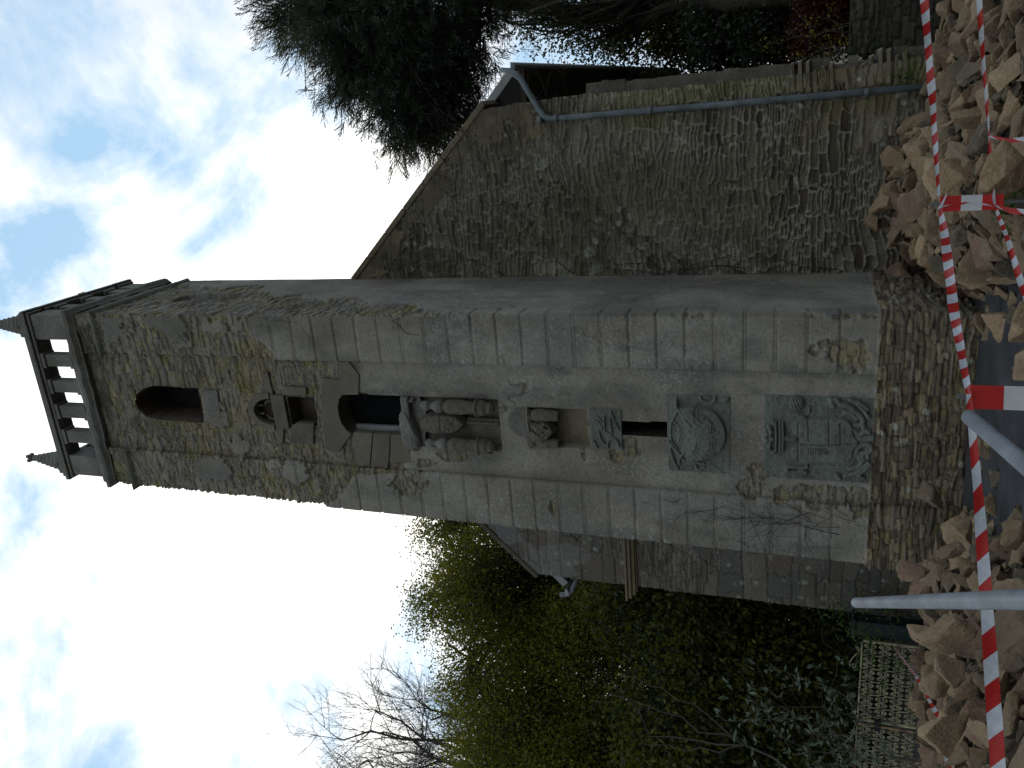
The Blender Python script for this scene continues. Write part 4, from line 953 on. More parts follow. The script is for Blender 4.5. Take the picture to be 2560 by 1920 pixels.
# hand-placed stones: photo pixel of the centre, size in pixels, shape, tone, own label
hand = [((2367, 1815), 122, 'blocky', 'tan', 'largest boulder of the left heap, pale and rounded with a dark hollow', 6.1),
        ((2362, 1592), 108, 'blocky', 'tan', 'big flat-faced tan block in the left heap beside the grey tube', 6.7),
        ((2222, 706), 110, 'blocky', 'reddish', 'large smooth reddish stone leaning against the right foot of the tower', None),
        ((2325, 770), 84, 'flat', 'tan', 'tan flat stone lying under the reddish boulder near the tower foot', None),
        ((2448, 815), 62, 'blocky', 'tan', 'lone pale stone at the edge of the asphalt by the tower', None),
        ((2500, 410), 112, 'blocky', 'tan', 'large pale block below the second tape right of the small striped board', 6.6),
        ((2355, 440), 96, 'blocky', 'tan', 'broad pale boulder just above the small striped board', 7.0),
        ((2215, 500), 92, 'blocky', 'tan', 'rough tan boulder high in the right heap under the gable wall', None),
        ((2400, 395), 78, 'flat', 'grey-brown', 'grey-brown flat stone between the two tape lines', None),
        ((2358, 150), 66, 'blocky', 'reddish', 'pinkish rounded boulder near the broken end of the gable wall', None),
        ((2435, 60), 62, 'flat', 'reddish', 'upright smooth brown slab beside the second tape near the photo top', None),
        ((2490, 60), 74, 'blocky', 'grey-brown', 'large grey-brown block right of the second tape at the top edge', None),
        ((2440, 175), 84, 'flat', 'dark', 'big dark tilted slab under the second tape', None),
        ((2508, 105), 42, 'blocky', 'grey-brown', 'small squared grey-brown block between two slabs', None),
        ((2410, 250), 78, 'blocky', 'tan', 'tan boulder in the right heap between the two tape lines', None),
        ((2490, 270), 74, 'flat', 'tan', 'pale angular slab right of the second tape', None),
        ((2180, 560), 60, 'flat', 'tan', 'pale thin slab standing at the top of the right heap', None),
        ((2275, 640), 60, 'blocky', 'tan', 'tan angular stone above the reddish boulder', None),
        ((2440, 655), 70, 'blocky', 'tan', 'pale pointed stone beside the wide tape near the asphalt', None),
        ((2330, 1240), 60, 'blocky', 'grey-brown', 'grey-brown stone leaning on the left foot of the tower', 7.6),
        ((2375, 1380), 66, 'blocky', 'grey-brown', 'rounded grey-brown stone beside the tower plinth in the left heap', 7.3),
        ((2410, 1330), 74, 'blocky', 'tan', 'tan block with a dark hollow behind it in the left heap', 7.0),
        ((2280, 1430), 70, 'flat', 'reddish', 'wide reddish slab against the left corner of the tower', 8.2),
        ((2390, 1670), 82, 'blocky', 'tan', 'tan egg-shaped block right of the largest boulder', 6.3),
        ((2340, 1700), 84, 'blocky', 'tan', 'brown block between the gate and the largest boulder', 6.5),
        ((2470, 1700), 62, 'blocky', 'grey-brown', 'grey-brown rounded stone under the largest boulder', 5.8),
        ((2455, 1830), 80, 'long', 'tan', 'long smooth stone lying below the largest boulder', 5.6),
        ((2395, 1880), 74, 'flat', 'tan', 'pale flat stone at the bottom left corner of the heap', 5.7),
        ((2540, 1340), 80, 'blocky', 'tan', 'big smooth tan stone below the tape at the asphalt edge', 6.0),
        ((2510, 1120), 30, 'blocky', 'tan', 'small loose tan stone on the asphalt beside the leaning grey tube', None),
        ((2480, 1095), 44, 'long', 'tan', 'oblong tan stone at the left edge of the asphalt', None)]
def march(px, py):
    d = ray(px, py); t = 3.0
    while t < 16:
        p = EYE + d * t
        if p[2] < max(float(heapz(p[0], p[1])) + .06, .03) or p[1] > 10.65: return p
        t += .02
    return None
for (pxy, spx, shape, tone, lab, dist) in hand:
    p = AT(*pxy, dist) if dist else march(*pxy)
    if p is None: continue
    d = np.linalg.norm(p - EYE); R = spx * d / f_px / 2
    rocks.append([p[0], min(p[1], 10.7 - R * .6), p[2], R * .95, shape, tone, len(rocks), lab])
nh = len(rocks)
def far_enough(x, y, z, R, k=.78):
    for q in rocks:
        if (q[0] - x) ** 2 + (q[1] - y) ** 2 + (q[2] - z) ** 2 < ((q[3] + R) * k) ** 2: return False
    return True
def scatter(n_try, xr, yr, rfun, side, k):
    for _ in range(n_try):
        x = rr.uniform(*xr); y = rr.uniform(*yr); R = rfun()
        hz = float(heap_right(x, y) if side == 'R' else heap_left(x, y))
        if hz < .07 and rr.random() < .93: continue
        if y > 10.72 - R or (-5.3 - R < x < -2.3 + R * .4 and y > 8.72 - R * .7): continue
        # must be seen
        v_ = np.array([x, y, hz]) - EYE; a = v_ @ FW; ix = 1280 - (v_ @ UP) / a * f_px; iy = 1920 - (960 + (v_ @ RP) / a * f_px)
        if not (-80 < ix < 2640 and -60 < iy < 1980): continue
        if not far_enough(x, y, hz, R, k): continue
        th = rr.random(); shape = 'blocky' if th < .62 else ('flat' if th < .86 else 'long')
        c = rr.random(); tone = 'tan' if c < .56 else ('grey-brown' if c < .83 else ('reddish' if c < .93 else 'dark'))
        rocks.append([x, y, hz + R * .15, R, shape, tone, len(rocks), None])
scatter(1500, (-2.4, 1.9), (6.0, 10.7), lambda: rr.uniform(.13, .19), 'R', .86)
scatter(700, (-7.6, -3.0), (4.6, 10.0), lambda: rr.uniform(.16, .25), 'L', .85)
scatter(5000, (-2.4, 1.9), (6.0, 10.7), lambda: rr.uniform(.075, .13), 'R', .74)
scatter(2500, (-7.6, -3.0), (4.6, 10.0), lambda: rr.uniform(.08, .15), 'L', .74)
def seen_size(q):
    v_ = np.array(q[:3]) - EYE; a = v_ @ FW; ix = 1280 - (v_ @ UP) / a * f_px; iy = 1920 - (960 + (v_ @ RP) / a * f_px)
    vis = 0 < ix < 2575 and -20 < iy < 1940
    return (q[3] / a) * (1 if vis else .2)
rest = sorted(rocks[nh:], key=seen_size, reverse=True); single = rocks[:nh] + rest[:298 - nh]; extra = rest[298 - nh:]
def zone(x, y):
    if x > -2.9:
        dep = 'top' if y > 9.9 else ('upper part' if y > 9.1 else ('middle' if y > 8.2 else ('lower part' if y > 7.3 else 'near foot')))
        lat = 'by the tower' if x < -1.7 else ('near the small board' if x < -1.0 else ('below the downpipe' if x < -.1 else 'by the wall end'))
        return f'{dep} of right heap {lat}'
    dep = 'back' if y > 8.4 else ('crest' if y > 7.4 else ('middle' if y > 6.4 else 'front'))
    lat = 'by the asphalt' if x > -4.0 else ('beside the tube' if x > -4.7 else ('below the church' if x > -5.5 else 'before the gate'))
    return f'{dep} of left heap {lat}'
def label_rock(q):
    if q[7]: return q[7]
    s = 'large' if q[3] > .16 else ('medium' if q[3] > .12 else ('small' if q[3] > .09 else 'very small'))
    w_ = {'blocky': 'block', 'flat': 'slab', 'long': 'splinter'}[q[4]]
    return f'{s} {q[5]} {w_}, {zone(q[0], q[1])}'
labs = {}
for q in single: labs.setdefault(label_rock(q), []).append(q)
for lab, qs in labs.items():
    if len(qs) > 1:
        qs.sort(key=lambda a: a[1]); nn_ = len(qs)
        ords = ('nearest ', 'farthest ') if nn_ == 2 else ('nearest ', 'second nearest ', 'third nearest ', 'fourth nearest ', 'fifth nearest ', 'sixth nearest ', 'seventh nearest ', 'eighth nearest ')[:nn_ - 1] + ('farthest ',)
        for q, w_ in zip(qs, ords): q[7] = w_ + lab
    else:
        for q in qs: q[7] = lab
def place_rock(q, ob):
    x, y, z, R, shape, tone, idx = q[:7]; r = random.Random(idx * 7 + 1)
    e = .12
    gx = float(heapz(x + e, y) - heapz(x - e, y)) / (2 * e); gy = float(heapz(x, y + e) - heapz(x, y - e)) / (2 * e)
    nrm = Vector((-gx, -gy, 1)).normalized()
    tilt = nrm.to_track_quat('Z', 'Y').to_matrix().to_4x4()
    ta = 22 if shape == 'blocky' else 40
    rot = tilt @ Matrix.Rotation(r.uniform(0, 2 * pi), 4, 'Z') @ Matrix.Rotation(radians(r.uniform(-ta, ta)), 4, 'X') @ Matrix.Rotation(radians(r.uniform(-ta, ta)), 4, 'Y')
    s = R * 1.12
    ob.matrix_world = Matrix.Translation((x, y, z)) @ rot @ Matrix.Diagonal((s * r.uniform(.9, 1.15), s * r.uniform(.9, 1.1), s * r.uniform(.9, 1.2), 1))
for q in single:
    ob = bpy.data.objects.new('rubble_stone', rock_me(q[4], q[6], q[5])); COL.objects.link(ob); place_rock(q, ob)
    tag(ob, q[7], 'stone', 'stones of the right rubble heap' if q[0] > -2.9 else 'stones of the left rubble heap')
# bed of small broken stone under the big ones
def merge_rocks(name, items, label):
    VV = []; FF = []; MI = []; n0 = 0; keys = list(RM.keys())
    cache = {}
    for q in items:
        me = PROTO[q[4]][q[6] % 9]
        k = (q[4], q[6] % 9)
        if k not in cache:
            co = np.empty(len(me.vertices) * 3); me.vertices.foreach_get('co', co); me.calc_loop_triangles()
            tri = np.empty(len(me.loop_triangles) * 3, dtype=np.int32); me.loop_triangles.foreach_get('vertices', tri); cache[k] = (co.reshape(-1, 3), tri.reshape(-1, 3))
        co, tri = cache[k]; tmp = bpy.data.objects.new('tmp', None); place_rock(q, tmp); M_ = np.array(tmp.matrix_world); bpy.data.objects.remove(tmp)
        VV.append(co @ M_[:3, :3].T + M_[:3, 3]); FF.append(tri + n0); MI.append(np.full(len(tri), keys.index(q[5]))); n0 += len(co)
    o = mk(name, np.concatenate(VV), np.concatenate(FF), None, smooth=False, mats=[RM[k] for k in keys], midx=np.concatenate(MI))
    return tag(o, label, 'rubble', kind='stuff')
small = []
for i in range(3600):
    if i % 2: x = rr.uniform(-2.5, 1.9); y = rr.uniform(6.0, 10.7)
    else: x = rr.uniform(-7.6, -3.0); y = rr.uniform(4.8, 10.0)
    hz = float(heapz(x, y))
    if hz < .02 and rr.random() < .985: continue
    if (-5.3 < x < -2.3 and y > 8.7): continue
    small.append([x, y, hz - .02, rr.uniform(.012, .06) if i % 3 else rr.uniform(.04, .075), rr.choice(['blocky', 'flat', 'long']), rr.choice(['tan', 'grey-brown', 'dark', 'dark']), i, None])
merge_rocks('small_rubble', small + extra, 'small broken stones filling the gaps of both heaps')
m, t, b = newmat('dark_heap_soil'); co = N(t, 'ShaderNodeTexCoord').outputs['Object']
t.links.new(ramp(t, noise(t, co, 6, 6, .6), [(0.3, (.018, .015, .011)), (0.7, (.06, .05, .037))]), b.inputs['Base Color']); b.inputs['Roughness'].default_value = .95
v, fc = grid_mesh(-9, 3, 3, 10.75, 240, 160, lambda X, Y: heapz(X, Y) - .07 + .05 * fbm(X * 5, Y * 5, 3, 7) * (heapz(X, Y) > .03))
tag(mk('rubble_bed', v, fc, m, smooth=True), 'dark earth and grit bed beneath the rubble heaps', 'rubble', kind='stuff')

# ------------------------------------------------------------------ barrier boards, tape, tube railing
def board_post(name, ptop, zb, w_, sh, face_to, label, over=.06, stripes=3):
    root = empty(name, (ptop[0], ptop[1], 0)); tag(root, label, 'barrier board')
    d = Vector((face_to[0] - ptop[0], face_to[1] - ptop[1], 0)).normalized(); s = Vector((-d.y, d.x, 0)); c = Vector((ptop[0], ptop[1], 0))
    for k in range(stripes):
        z1 = ptop[2] - k * sh; z0 = z1 - sh; m_ = MB()
        q = []
        for (a, b_) in ((-1, -.006), (1, -.006), (1, .006), (-1, .006)):
            p = c + s * (a * w_ / 2) + d * b_; q.append(p)
        m_.add([(p.x, p.y, z0) for p in q] + [(p.x, p.y, z1) for p in q], [(0, 3, 2, 1), (4, 5, 6, 7), (0, 1, 5, 4), (1, 2, 6, 5), (2, 3, 7, 6), (3, 0, 4, 7)])
        m_.build('white_panel' if k % 2 else 'red_panel', M_WHT if k % 2 else M_RED, root)
    m_ = MB(); b0 = c - d * .022
    m_.tube([(b0.x, b0.y, zb), (b0.x, b0.y, ptop[2] + over)], .013, 8); m_.build('stake', M_STAKE, root)
    return root
def tape_mat():
    m, t, b = newmat('striped_tape'); a = N(t, 'ShaderNodeVertexColor', layer_name='Col').outputs[0]; sp = N(t, 'ShaderNodeSeparateColor'); t.links.new(a, sp.inputs[0])
    fr = mathn(t, 'FRACT', mathn(t, 'ADD', sp.outputs[0], mathn(t, 'MULTIPLY', sp.outputs[1], -.24)))
    k = mathn(t, 'GREATER_THAN', fr, .5); co = N(t, 'ShaderNodeTexCoord').outputs['Object']
    c = mixc(t, 1.0, mixc(t, k, (.42, .022, .02), (.52, .56, .62)), ramp(t, noise(t, co, 30, 3, .6), [(0.3, .82), (0.7, 1.08)]), 'MULTIPLY')
    t.links.new(c, b.inputs['Base Color']); b.inputs['Roughness'].default_value = .35; b.inputs['Specular IOR Level'].default_value = .4
    tr = N(t, 'ShaderNodeBsdfTranslucent'); t.links.new(c, tr.inputs[0]); ms = N(t, 'ShaderNodeMixShader'); ms.inputs[0].default_value = .25
    t.links.new(b.outputs[0], ms.inputs[1]); t.links.new(tr.outputs[0], ms.inputs[2]); t.links.new(ms.outputs[0], t.nodes['Material Output'].inputs[0]); return m
M_TAPE = tape_mat()
def stretch_tape(name, nodes, wid, label, stripe=.105, twist=None, vert=True, parent=None):
    """striped plastic tape: nodes are 3-D points, wid = width at each node (folded where narrow)"""
    pts = [np.array(p, float) for p in nodes]; L = [0]
    for i in range(1, len(pts)): L.append(L[-1] + np.linalg.norm(pts[i] - pts[i - 1]))
    L = np.array(L); n_ = max(8, int(L[-1] / (stripe / 6))); V = []; SC_ = []; F = []
    for i in range(n_ + 1):
        s_ = L[-1] * i / n_; p = np.array([np.interp(s_, L, [q[k] for q in pts]) for k in range(3)]); ww = np.interp(s_, L, wid) * (.86 + .28 * float(vn(np.array([s_ * 5.]), np.array([len(pts) * 3.7]), 4)[0]))
        j = min(np.searchsorted(L, s_), len(pts) - 1); j = max(j, 1); t = pts[j] - pts[j - 1]; t /= np.linalg.norm(t)
        tw = (twist or 0) * sin(s_ * 1.7 + 1) + .25 * sin(s_ * 9)
        upv = np.array([0, 0, 1.]) - t * t[2]; upv /= np.linalg.norm(upv); sd_ = np.cross(t, upv)
        wv = upv * cos(tw) + sd_ * sin(tw)
        for c in (-1, -.33, .33, 1): V.append(p + wv * ww / 2 * c + sd_ * .003 * (abs(c) < .5)); SC_.append((s_ / stripe / 2 + 10, c * .5 + .5, 0))
    for i in range(n_):
        for c in range(3):
            a = i * 4 + c; F.append((a, a + 1, a + 5, a + 4))
    o = mk(name, V, np.array(F), M_TAPE, parent, cols=np.array(SC_), smooth=True)
    if label: tag(o, label, 'barrier tape')
    return o
B1 = AT(2350, 510, 6.5); B2 = AT(2425, 992, 4.45)
board_post('barrier_board', B1, .05, .104, .128, EYE, 'small red and white striped board on a stake among the right heap stones')
board_post('barrier_board', B2, .0, .112, .14, EYE, 'larger red and white striped board on a stake at the asphalt edge', .05, 4)
for o in [o for o in bpy.data.objects if o.name.startswith('barrier_board')]: o['group'] = 'striped boards on stakes'
T0 = AT(2306, -60, 7.9); T0b = AT(2331, 250, 7.2); T1 = AT(2347, 492, 6.47); T1b = AT(2350, 516, 6.45); T2a = AT(2385, 780, 5.3); T2 = AT(2422, 985, 4.42); T3 = AT(2447, 1250, 4.3); T4 = AT(2500, 1990, 4.15)
stretch_tape('barrier_tape', [T0, T0b, T1], [.055, .050, .016], 'red and white tape running from the right edge to the small striped board')
stretch_tape('barrier_tape', [T1b, AT(2362, 590, 6.1), T2a, T2], [.020, .058, .055, .024], 'red and white tape stretched between the two striped boards', .1)
stretch_tape('barrier_tape', [T2, T3, AT(2470, 1560, 4.2), T4], [.026, .046, .055, .06], 'wide red and white tape running left from the larger striped board', .105)
S0 = AT(2444, -60, 7.2); S1 = AT(2473, 340, 6.6); S2 = AT(2486, 512, 6.47); S3 = AT(2520, 600, 5.9); S4 = AT(2600, 860, 5.2)
stretch_tape('barrier_tape', [S0, AT(2455, 110, 7.0), S1], [.034, .030, .012], 'lower red and white tape crossing the right heap near the photo edge', .115)
stretch_tape('barrier_tape', [S1, AT(2478, 430, 6.5), S2], [.012, .032, .014], 'short piece of lower tape ending at the stake of the small board', .12)
stretch_tape('barrier_tape', [S2, S3, S4], [.014, .034, .034], 'lower tape running from the small board stake towards the camera', .085)
stretch_tape('barrier_tape', [S1 + (0, -.01, 0), AT(2520, 352, 6.5), AT(2600, 345, 6.4)], [.012, .03, .03], 'loose tape hanging straight down from the lower line', .16, 1.0)
stretch_tape('barrier_tape', [S2 + (0, -.01, 0), AT(2530, 528, 6.4), AT(2600, 532, 6.3)], [.012, .04, .02], 'loose tape end hanging beside the small board stake', .14, 1.0)
stretch_tape('barrier_tape', [T1b + (0, -.03, 0), AT(2420, 507, 6.42), S2 + (0, -.03, .0)], [.016, .014, .014], 'thin twisted tape tied along the face of the small striped board', .13)
stretch_tape('barrier_tape', [T1b + (0, -.04, 0), AT(2368, 486, 6.4)], [.02, .012], 'loose white knot end of tape on the small striped board', .4)
TR = empty('tube_railing', (-.82, 1.38, 0)); tag(TR, 'galvanised tube barrier with two long arms reaching over the foreground', 'railing')
hub = np.array([-.82, 1.38, 1.04])
a1 = AT(2140, 1507, 4.5); a2 = AT(2420, 1040, 2.65)
def arm(p, r, name='tube_arm'):
    m_ = MB(); d = (p - hub) / np.linalg.norm(p - hub)
    m_.tube([hub, hub + d * .3, p - d * .012, p - d * .003, p], [r, r, r, r * .85, r * .5], 20); m_.build(name, M_ZINC, TR, smooth=True)
arm(a1, .0245); arm(a2, .021)
MB().tube([(hub[0], hub[1], 0.0), (hub[0], hub[1], 1.08)], .03, 16).build('post', M_ZINC, TR, smooth=True)

# ------------------------------------------------------------------ wrought gate on the left
YGT = 10.2
def spiral(cx, cz, r, a0, turns, n=14, sgn=1):
    return [(cx + r * (1 - .8 * t) * cos(a0 + sgn * turns * 2 * pi * t), cz + r * (1 - .8 * t) * sin(a0 + sgn * turns * 2 * pi * t)) for t in np.linspace(0, 1, n)]
M_IRON = plain('flaking_cream_painted_iron', (.30, .29, .19), .7, .55, 9, .3)
M_RUST = plain('rusty_cream_iron', (.24, .17, .10), .8, .6, 7, .4)
def gate_leaf(x0, x1, z0, z1, label):
    root = empty('iron_gate', ((x0 + x1) / 2, YGT, 0)); tag(root, label, 'gate', 'ornate iron gate leaves')
    m_ = MB()
    for (a, b_, c, d) in ((x0, x1, z1 - .02, z1), (x0, x1, z0, z0 + .02), (x0, x0 + .03, z0, z1), (x1 - .03, x1, z0, z1)): m_.box(a, b_, YGT - .012, YGT + .012, c, d)
    m_.build('frame', M_RUST if 'rusty' in label else M_IRON, root)
    s_ = MB(); nx = int(round((x1 - x0) / .205)); nz = int(round((z1 - z0) / .2)); cw = (x1 - x0 - .06) / nx; ch = (z1 - z0 - .04) / nz
    def tb(pts): s_.tube([(x, YGT, z) for x, z in pts], .008, 4, caps=False)
    col_ = MB()
    for i in range(nx):
        for j in range(nz):
            cx = x0 + .03 + cw * (i + .5); cz = z0 + .02 + ch * (j + .5)
            for sg in (-1, 1):     # two C scrolls back to back
                top = spiral(cx + sg * .038, cz + ch * .22, .034, pi / 2 if sg > 0 else pi / 2, 1.35, 16, -sg)
                bot = spiral(cx + sg * .038, cz - ch * .22, .034, -pi / 2, 1.35, 16, sg)
                tb(top); tb(bot)
                tb([(cx + sg * .038, cz + ch * .22 + .034), (cx + sg * .012, cz + ch * .18), (cx + sg * .002, cz), (cx + sg * .012, cz - ch * .18), (cx + sg * .038, cz - ch * .22 - .034)])
                tb([(cx + sg * cw * .5, cz + ch * .5), (cx + sg * cw * .46, cz + ch * .25), (cx + sg * cw * .36, cz), (cx + sg * cw * .46, cz - ch * .25), (cx + sg * cw * .5, cz - ch * .5)])
            col_.box(cx - .012, cx + .012, YGT - .014, YGT + .014, cz - .012, cz + .012)
    s_.build('scrollwork', M_IRON, root)
    col_.build('collars', M_FASC, root)['kind'] = 'stuff'
    t_ = MB(); w_ = x1 - x0
    for sg, base in ((1, x0 + w_ * .25), (-1, x0 + w_ * .72)):
        t_.tube([(base - sg * .2, YGT, z1 + .01), (base - sg * .05, YGT, z1 + .10), (base + sg * .02, YGT, z1 + .13)] + [(x, YGT, z) for x, z in spiral(base + sg * .06, z1 + .085, .045, pi / 2, 1.3, 16, -sg)], .007, 4, caps=False)
        t_.tube([(x, YGT, z) for x, z in spiral(base - sg * .22, z1 + .035, .03, -pi / 2, 1.3, 14, sg)], .007, 4, caps=False)
    t_.build('cresting', M_IRON, root)
    return root
gate_leaf(-8.49, -7.17, .03, .80, 'cream painted iron gate leaf of scrollwork nearest the church')
gate_leaf(-9.86, -8.53, .03, .80, 'rusty edged iron gate leaf of scrollwork farther from the church')
lk = MB().box(-8.60, -8.42, YGT - .04, YGT + .03, .50, .58); tag(lk.build('gate_lock', M_DARK, bevel=.01), 'black lock box on the joint of the two gate leaves', 'lock')
gp_ = MB().box(-7.15, -6.93, YGT + .05, YGT + .25, 0, .88); gp_.box(-7.18, -6.90, YGT + .02, YGT + .28, .88, .92)
tag(gp_.build('gate_pillar', plain('dark_teal_paint', (.012, .03, .035), .6, .2), bevel=.01), 'low dark teal pillar between the iron gate and the church wall', 'pillar')
stretch_tape('barrier_tape', [P(2225, 1605, YGT - .04), AT(2290, 1690, 8.3), AT(2350, 1800, 7.2), AT(2385, 1990, 6.5)], [.02, .03, .032, .04], 'narrow red and white tape tied to the iron gate and sagging behind the boulders', .11)
stretch_tape('barrier_tape', [P(2225, 1605, YGT - .05), AT(2290, 1628, 9.0)], [.02, .05], 'short loose tape end hanging from the iron gate corner', .12)

# ------------------------------------------------------------------ vegetation
def leaf_cloud(name, centres, dirs, per, spread, size, aspect, mat, parent, droop=0., seed=1, flat=.6, align=0.0):
    g = np.random.default_rng(seed); n = len(centres) * per
    c = np.repeat(np.asarray(centres), per, 0) + g.normal(0, 1, (n, 3)) * np.repeat(np.asarray(spread) if hasattr(spread, '__len__') else np.full(len(centres), spread), per)[:, None] * np.array([1, 1, flat])
    a = g.normal(0, 1, (n, 3))
    if align: a = a * (1 - align) + np.repeat(np.asarray(dirs), per, 0) * align * 1.6
    a[:, 2] -= droop; a /= np.linalg.norm(a, axis=1)[:, None]
    b_ = np.cross(a, g.normal(0, 1, (n, 3))); b_ /= np.linalg.norm(b_, axis=1)[:, None] + 1e-9
    s = size * g.uniform(.6, 1.3, n)[:, None]; w_ = s * aspect
    v0 = c - b_ * w_ * .25; v1 = c + a * s * .5 - b_ * w_ * .5; v2 = c + a * s; v3 = c + a * s * .5 + b_ * w_ * .5
    V = np.stack([v0, v1, v2, v3], 1).reshape(-1, 3); F = np.arange(n * 4).reshape(-1, 4)
    return mk(name, V, F, mat, parent)
def limb(m_, p0, p1, r0, r1, seed, sag=.12, n=7, nd=5):
    g = random.Random(seed); p0 = np.array(p0); p1 = np.array(p1); L = np.linalg.norm(p1 - p0); pts = []
    o = np.array([g.gauss(0, 1), g.gauss(0, 1), abs(g.gauss(0, .6))]) * L * sag
    for i in range(n + 1):
        t = i / n; pts.append(p0 * (1 - t) + p1 * t + o * sin(pi * t) + np.array([g.gauss(0, 1), g.gauss(0, 1), g.gauss(0, 1)]) * L * .018 * (0 < i < n))
    m_.tube(pts, [r0 * (1 - i / n) + r1 * i / n for i in range(n + 1)], nd, caps=False); return pts
def crown_tree(name, label, cat, base, crowns, mats, bark, ncl, per, size, seed, spread=.28, trunk_r=.2, twigs=.5, group=None, shell=.0, gap=.42, droop=.3, aspect=.55):
    """crowns: (centre, rx, ry, rz); clusters of leaves inside with gaps, limbs reach them"""
    g = np.random.default_rng(seed); root = empty(name, tuple(base)); tag(root, label, cat, group)
    top = np.mean([c[0] for c in crowns], axis=0); m_ = MB()
    fork = np.array([base[0] * .6 + top[0] * .4, base[1] * .6 + top[1] * .4, base[2] + (top[2] - base[2]) * .55])
    limb(m_, base, fork, trunk_r, trunk_r * .6, seed, .05, 8, 9)
    cl = []; vol = [c[1] * c[2] * c[3] for c in crowns]; tot = sum(vol)
    for (c, rx, ry, rz), vv in zip(crowns, vol):
        main = limb(m_, fork, np.array(c), trunk_r * .55, trunk_r * .15, seed + int(c[2] * 10), .08, 8, 7)
        k = int(ncl * vv / tot); cc = []
        while len(cc) < k:
            p = g.uniform(-1, 1, 3); d = np.linalg.norm(p)
            if d > 1 or d < shell: continue
            q = np.array(c) + p * np.array([rx, ry, rz])
            nv = float(fbm(np.array([q[0] * .8 + q[1] * .37]), np.array([q[2] * .8 + q[1] * .61]), 3, seed % 50)[0])
            if nv < gap * (.75 + .4 * d): 
                if g.random() < .85: continue
            cc.append(q)
        for i, q in enumerate(cc):
            if g.random() < twigs:
                s0 = main[int(g.integers(2, len(main)))]
                limb(m_, s0, q, trunk_r * .12, .008, seed * 31 + i, .10, 5, 4)
        cl += cc
    m_.build('trunk', bark, root, smooth=True)
    cl = np.array(cl); parts = np.array_split(g.permutation(len(cl)), len(mats))
    for k, (mt, ix) in enumerate(zip(mats, parts)):
        if len(ix) == 0: continue
        leaf_cloud('crown', cl[ix], None, per, spread, size, aspect, mt, root, droop, seed + k)
    return root
A = lambda x, y, d: AT(x, y, d)
def cr(px, py, d, rpx, rpy, ry):     # crown from photo centre and pixel radii (x = vertical radius)
    c = A(px, py, d); k = np.linalg.norm(c - EYE) / f_px; return (c, rpy * k, ry, rpx * k)
# left side
crown_tree('leafy_tree', 'olive green leafy tree rising beside the left wall of the church', 'tree', (-9.2, 16.5, 0), [cr(1220, 1430, 17, 130, 120, 1.6), cr(1330, 1620, 17.5, 190, 150, 1.8), cr(1600, 1600, 16.5, 240, 170, 1.8), cr(1150, 1310, 18, 110, 80, 1.2), cr(1120, 1480, 18, 90, 120, 1.2), cr(1180, 1640, 18, 90, 110, 1.2)],
           [M_LEAF1, M_LEAF2], M_BARK, 3000, 38, .066, 3, .26, .26, .4, gap=.43)
crown_tree('leafy_tree', 'olive green tree with thin twiggy crown at the left beyond the gate', 'tree', (-12.6, 14.5, 0), [cr(1420, 1800, 17, 230, 160, 1.8), cr(1600, 1880, 16.5, 260, 160, 1.8), cr(1250, 1860, 17.5, 120, 130, 1.4)],
           [M_LEAF1, M_LEAF2], M_BARK, 2600, 38, .066, 5, .28, .24, .4, gap=.43)
crown_tree('ivy_clad_tree', 'dark olive tree hung with ivy low behind the iron gate', 'tree', (-10.4, 14.2, 0), [cr(1850, 1650, 14.5, 230, 160, 1.5), cr(1800, 1850, 14.5, 260, 150, 1.5), cr(1650, 1500, 15.5, 200, 110, 1.4)],
           [M_LEAF2, M_LEAF5, M_LEAF2], M_BARK, 1500, 34, .10, 9, .26, .22, .25, gap=.40)
def bare_tree(name, label, base, tips, seed, r=.12, bark=M_BARK, n2=16, tw=.5, cat='bare tree'):
    root = empty(name, tuple(base)); tag(root, label, cat); m_ = MB(); g = np.random.default_rng(seed)
    tips = [np.array(t) for t in tips]; ctr = np.mean(tips, axis=0); fork = np.array(base) * .5 + ctr * .5; fork[2] = base[2] + (ctr[2] - base[2]) * .55
    limb(m_, base, fork, r, r * .6, seed, .04, 8, 8); b_ = MB()
    def grow(p, d, L, r_, lev):
        if lev == 0 or r_ < .003: return
        pts = [p]; 
        for i in range(4):
            d = d + g.normal(0, .13, 3) + np.array([0, 0, .05]); d /= np.linalg.norm(d); p = p + d * L / 4; pts.append(p)
            if i and g.random() < .9: grow(p, d + g.normal(0, .5, 3), L * .72, r_ * .55, lev - 1)
        b_.tube(pts, [r_ * (1 - i / 6) for i in range(5)], 4, caps=False); grow(p, d, L * .8, r_ * .6, lev - 1)
    for k, t in enumerate(tips):
        main = limb(b_, fork, t, r * .5, r * .12, seed + k * 3, .10, 8, 6)
        for j in range(3, 9):
            for _ in range(2):
                dd = (t - fork) / np.linalg.norm(t - fork) + g.normal(0, .5, 3); grow(main[j], dd / np.linalg.norm(dd), np.linalg.norm(t - fork) * tw * .35, r * .13, 4)
    m_.build('trunk', bark, root, smooth=True); b_.build('branches', bark, root)
    return root
bare_tree('bare_tree', 'leafless tree with fine upright twigs against the bright sky at far left', A(2100, 2150, 21) * (1, 1, 0), [A(960, 1830, 21), A(1020, 1880, 21), A(1080, 1800, 21), A(990, 1950, 21), A(920, 1900, 21), A(1130, 1850, 21), A(1080, 1940, 22), A(1180, 1780, 21), A(900, 1980, 21), A(860, 1850, 21), A(950, 1780, 21), A(1040, 1750, 21)], 12, .15, tw=.38, bark=M_BARKG)
bare_tree('sapling', 'thin pale grey leafless sapling in front of the dark trees', A(2130, 1990, 12.5) * (1, 1, 0), [A(1480, 1650, 12.5), A(1500, 1740, 12.5), A(1560, 1690, 12.4), A(1600, 1860, 12.4)], 17, .022, M_BARKG, tw=.30, cat='sapling')
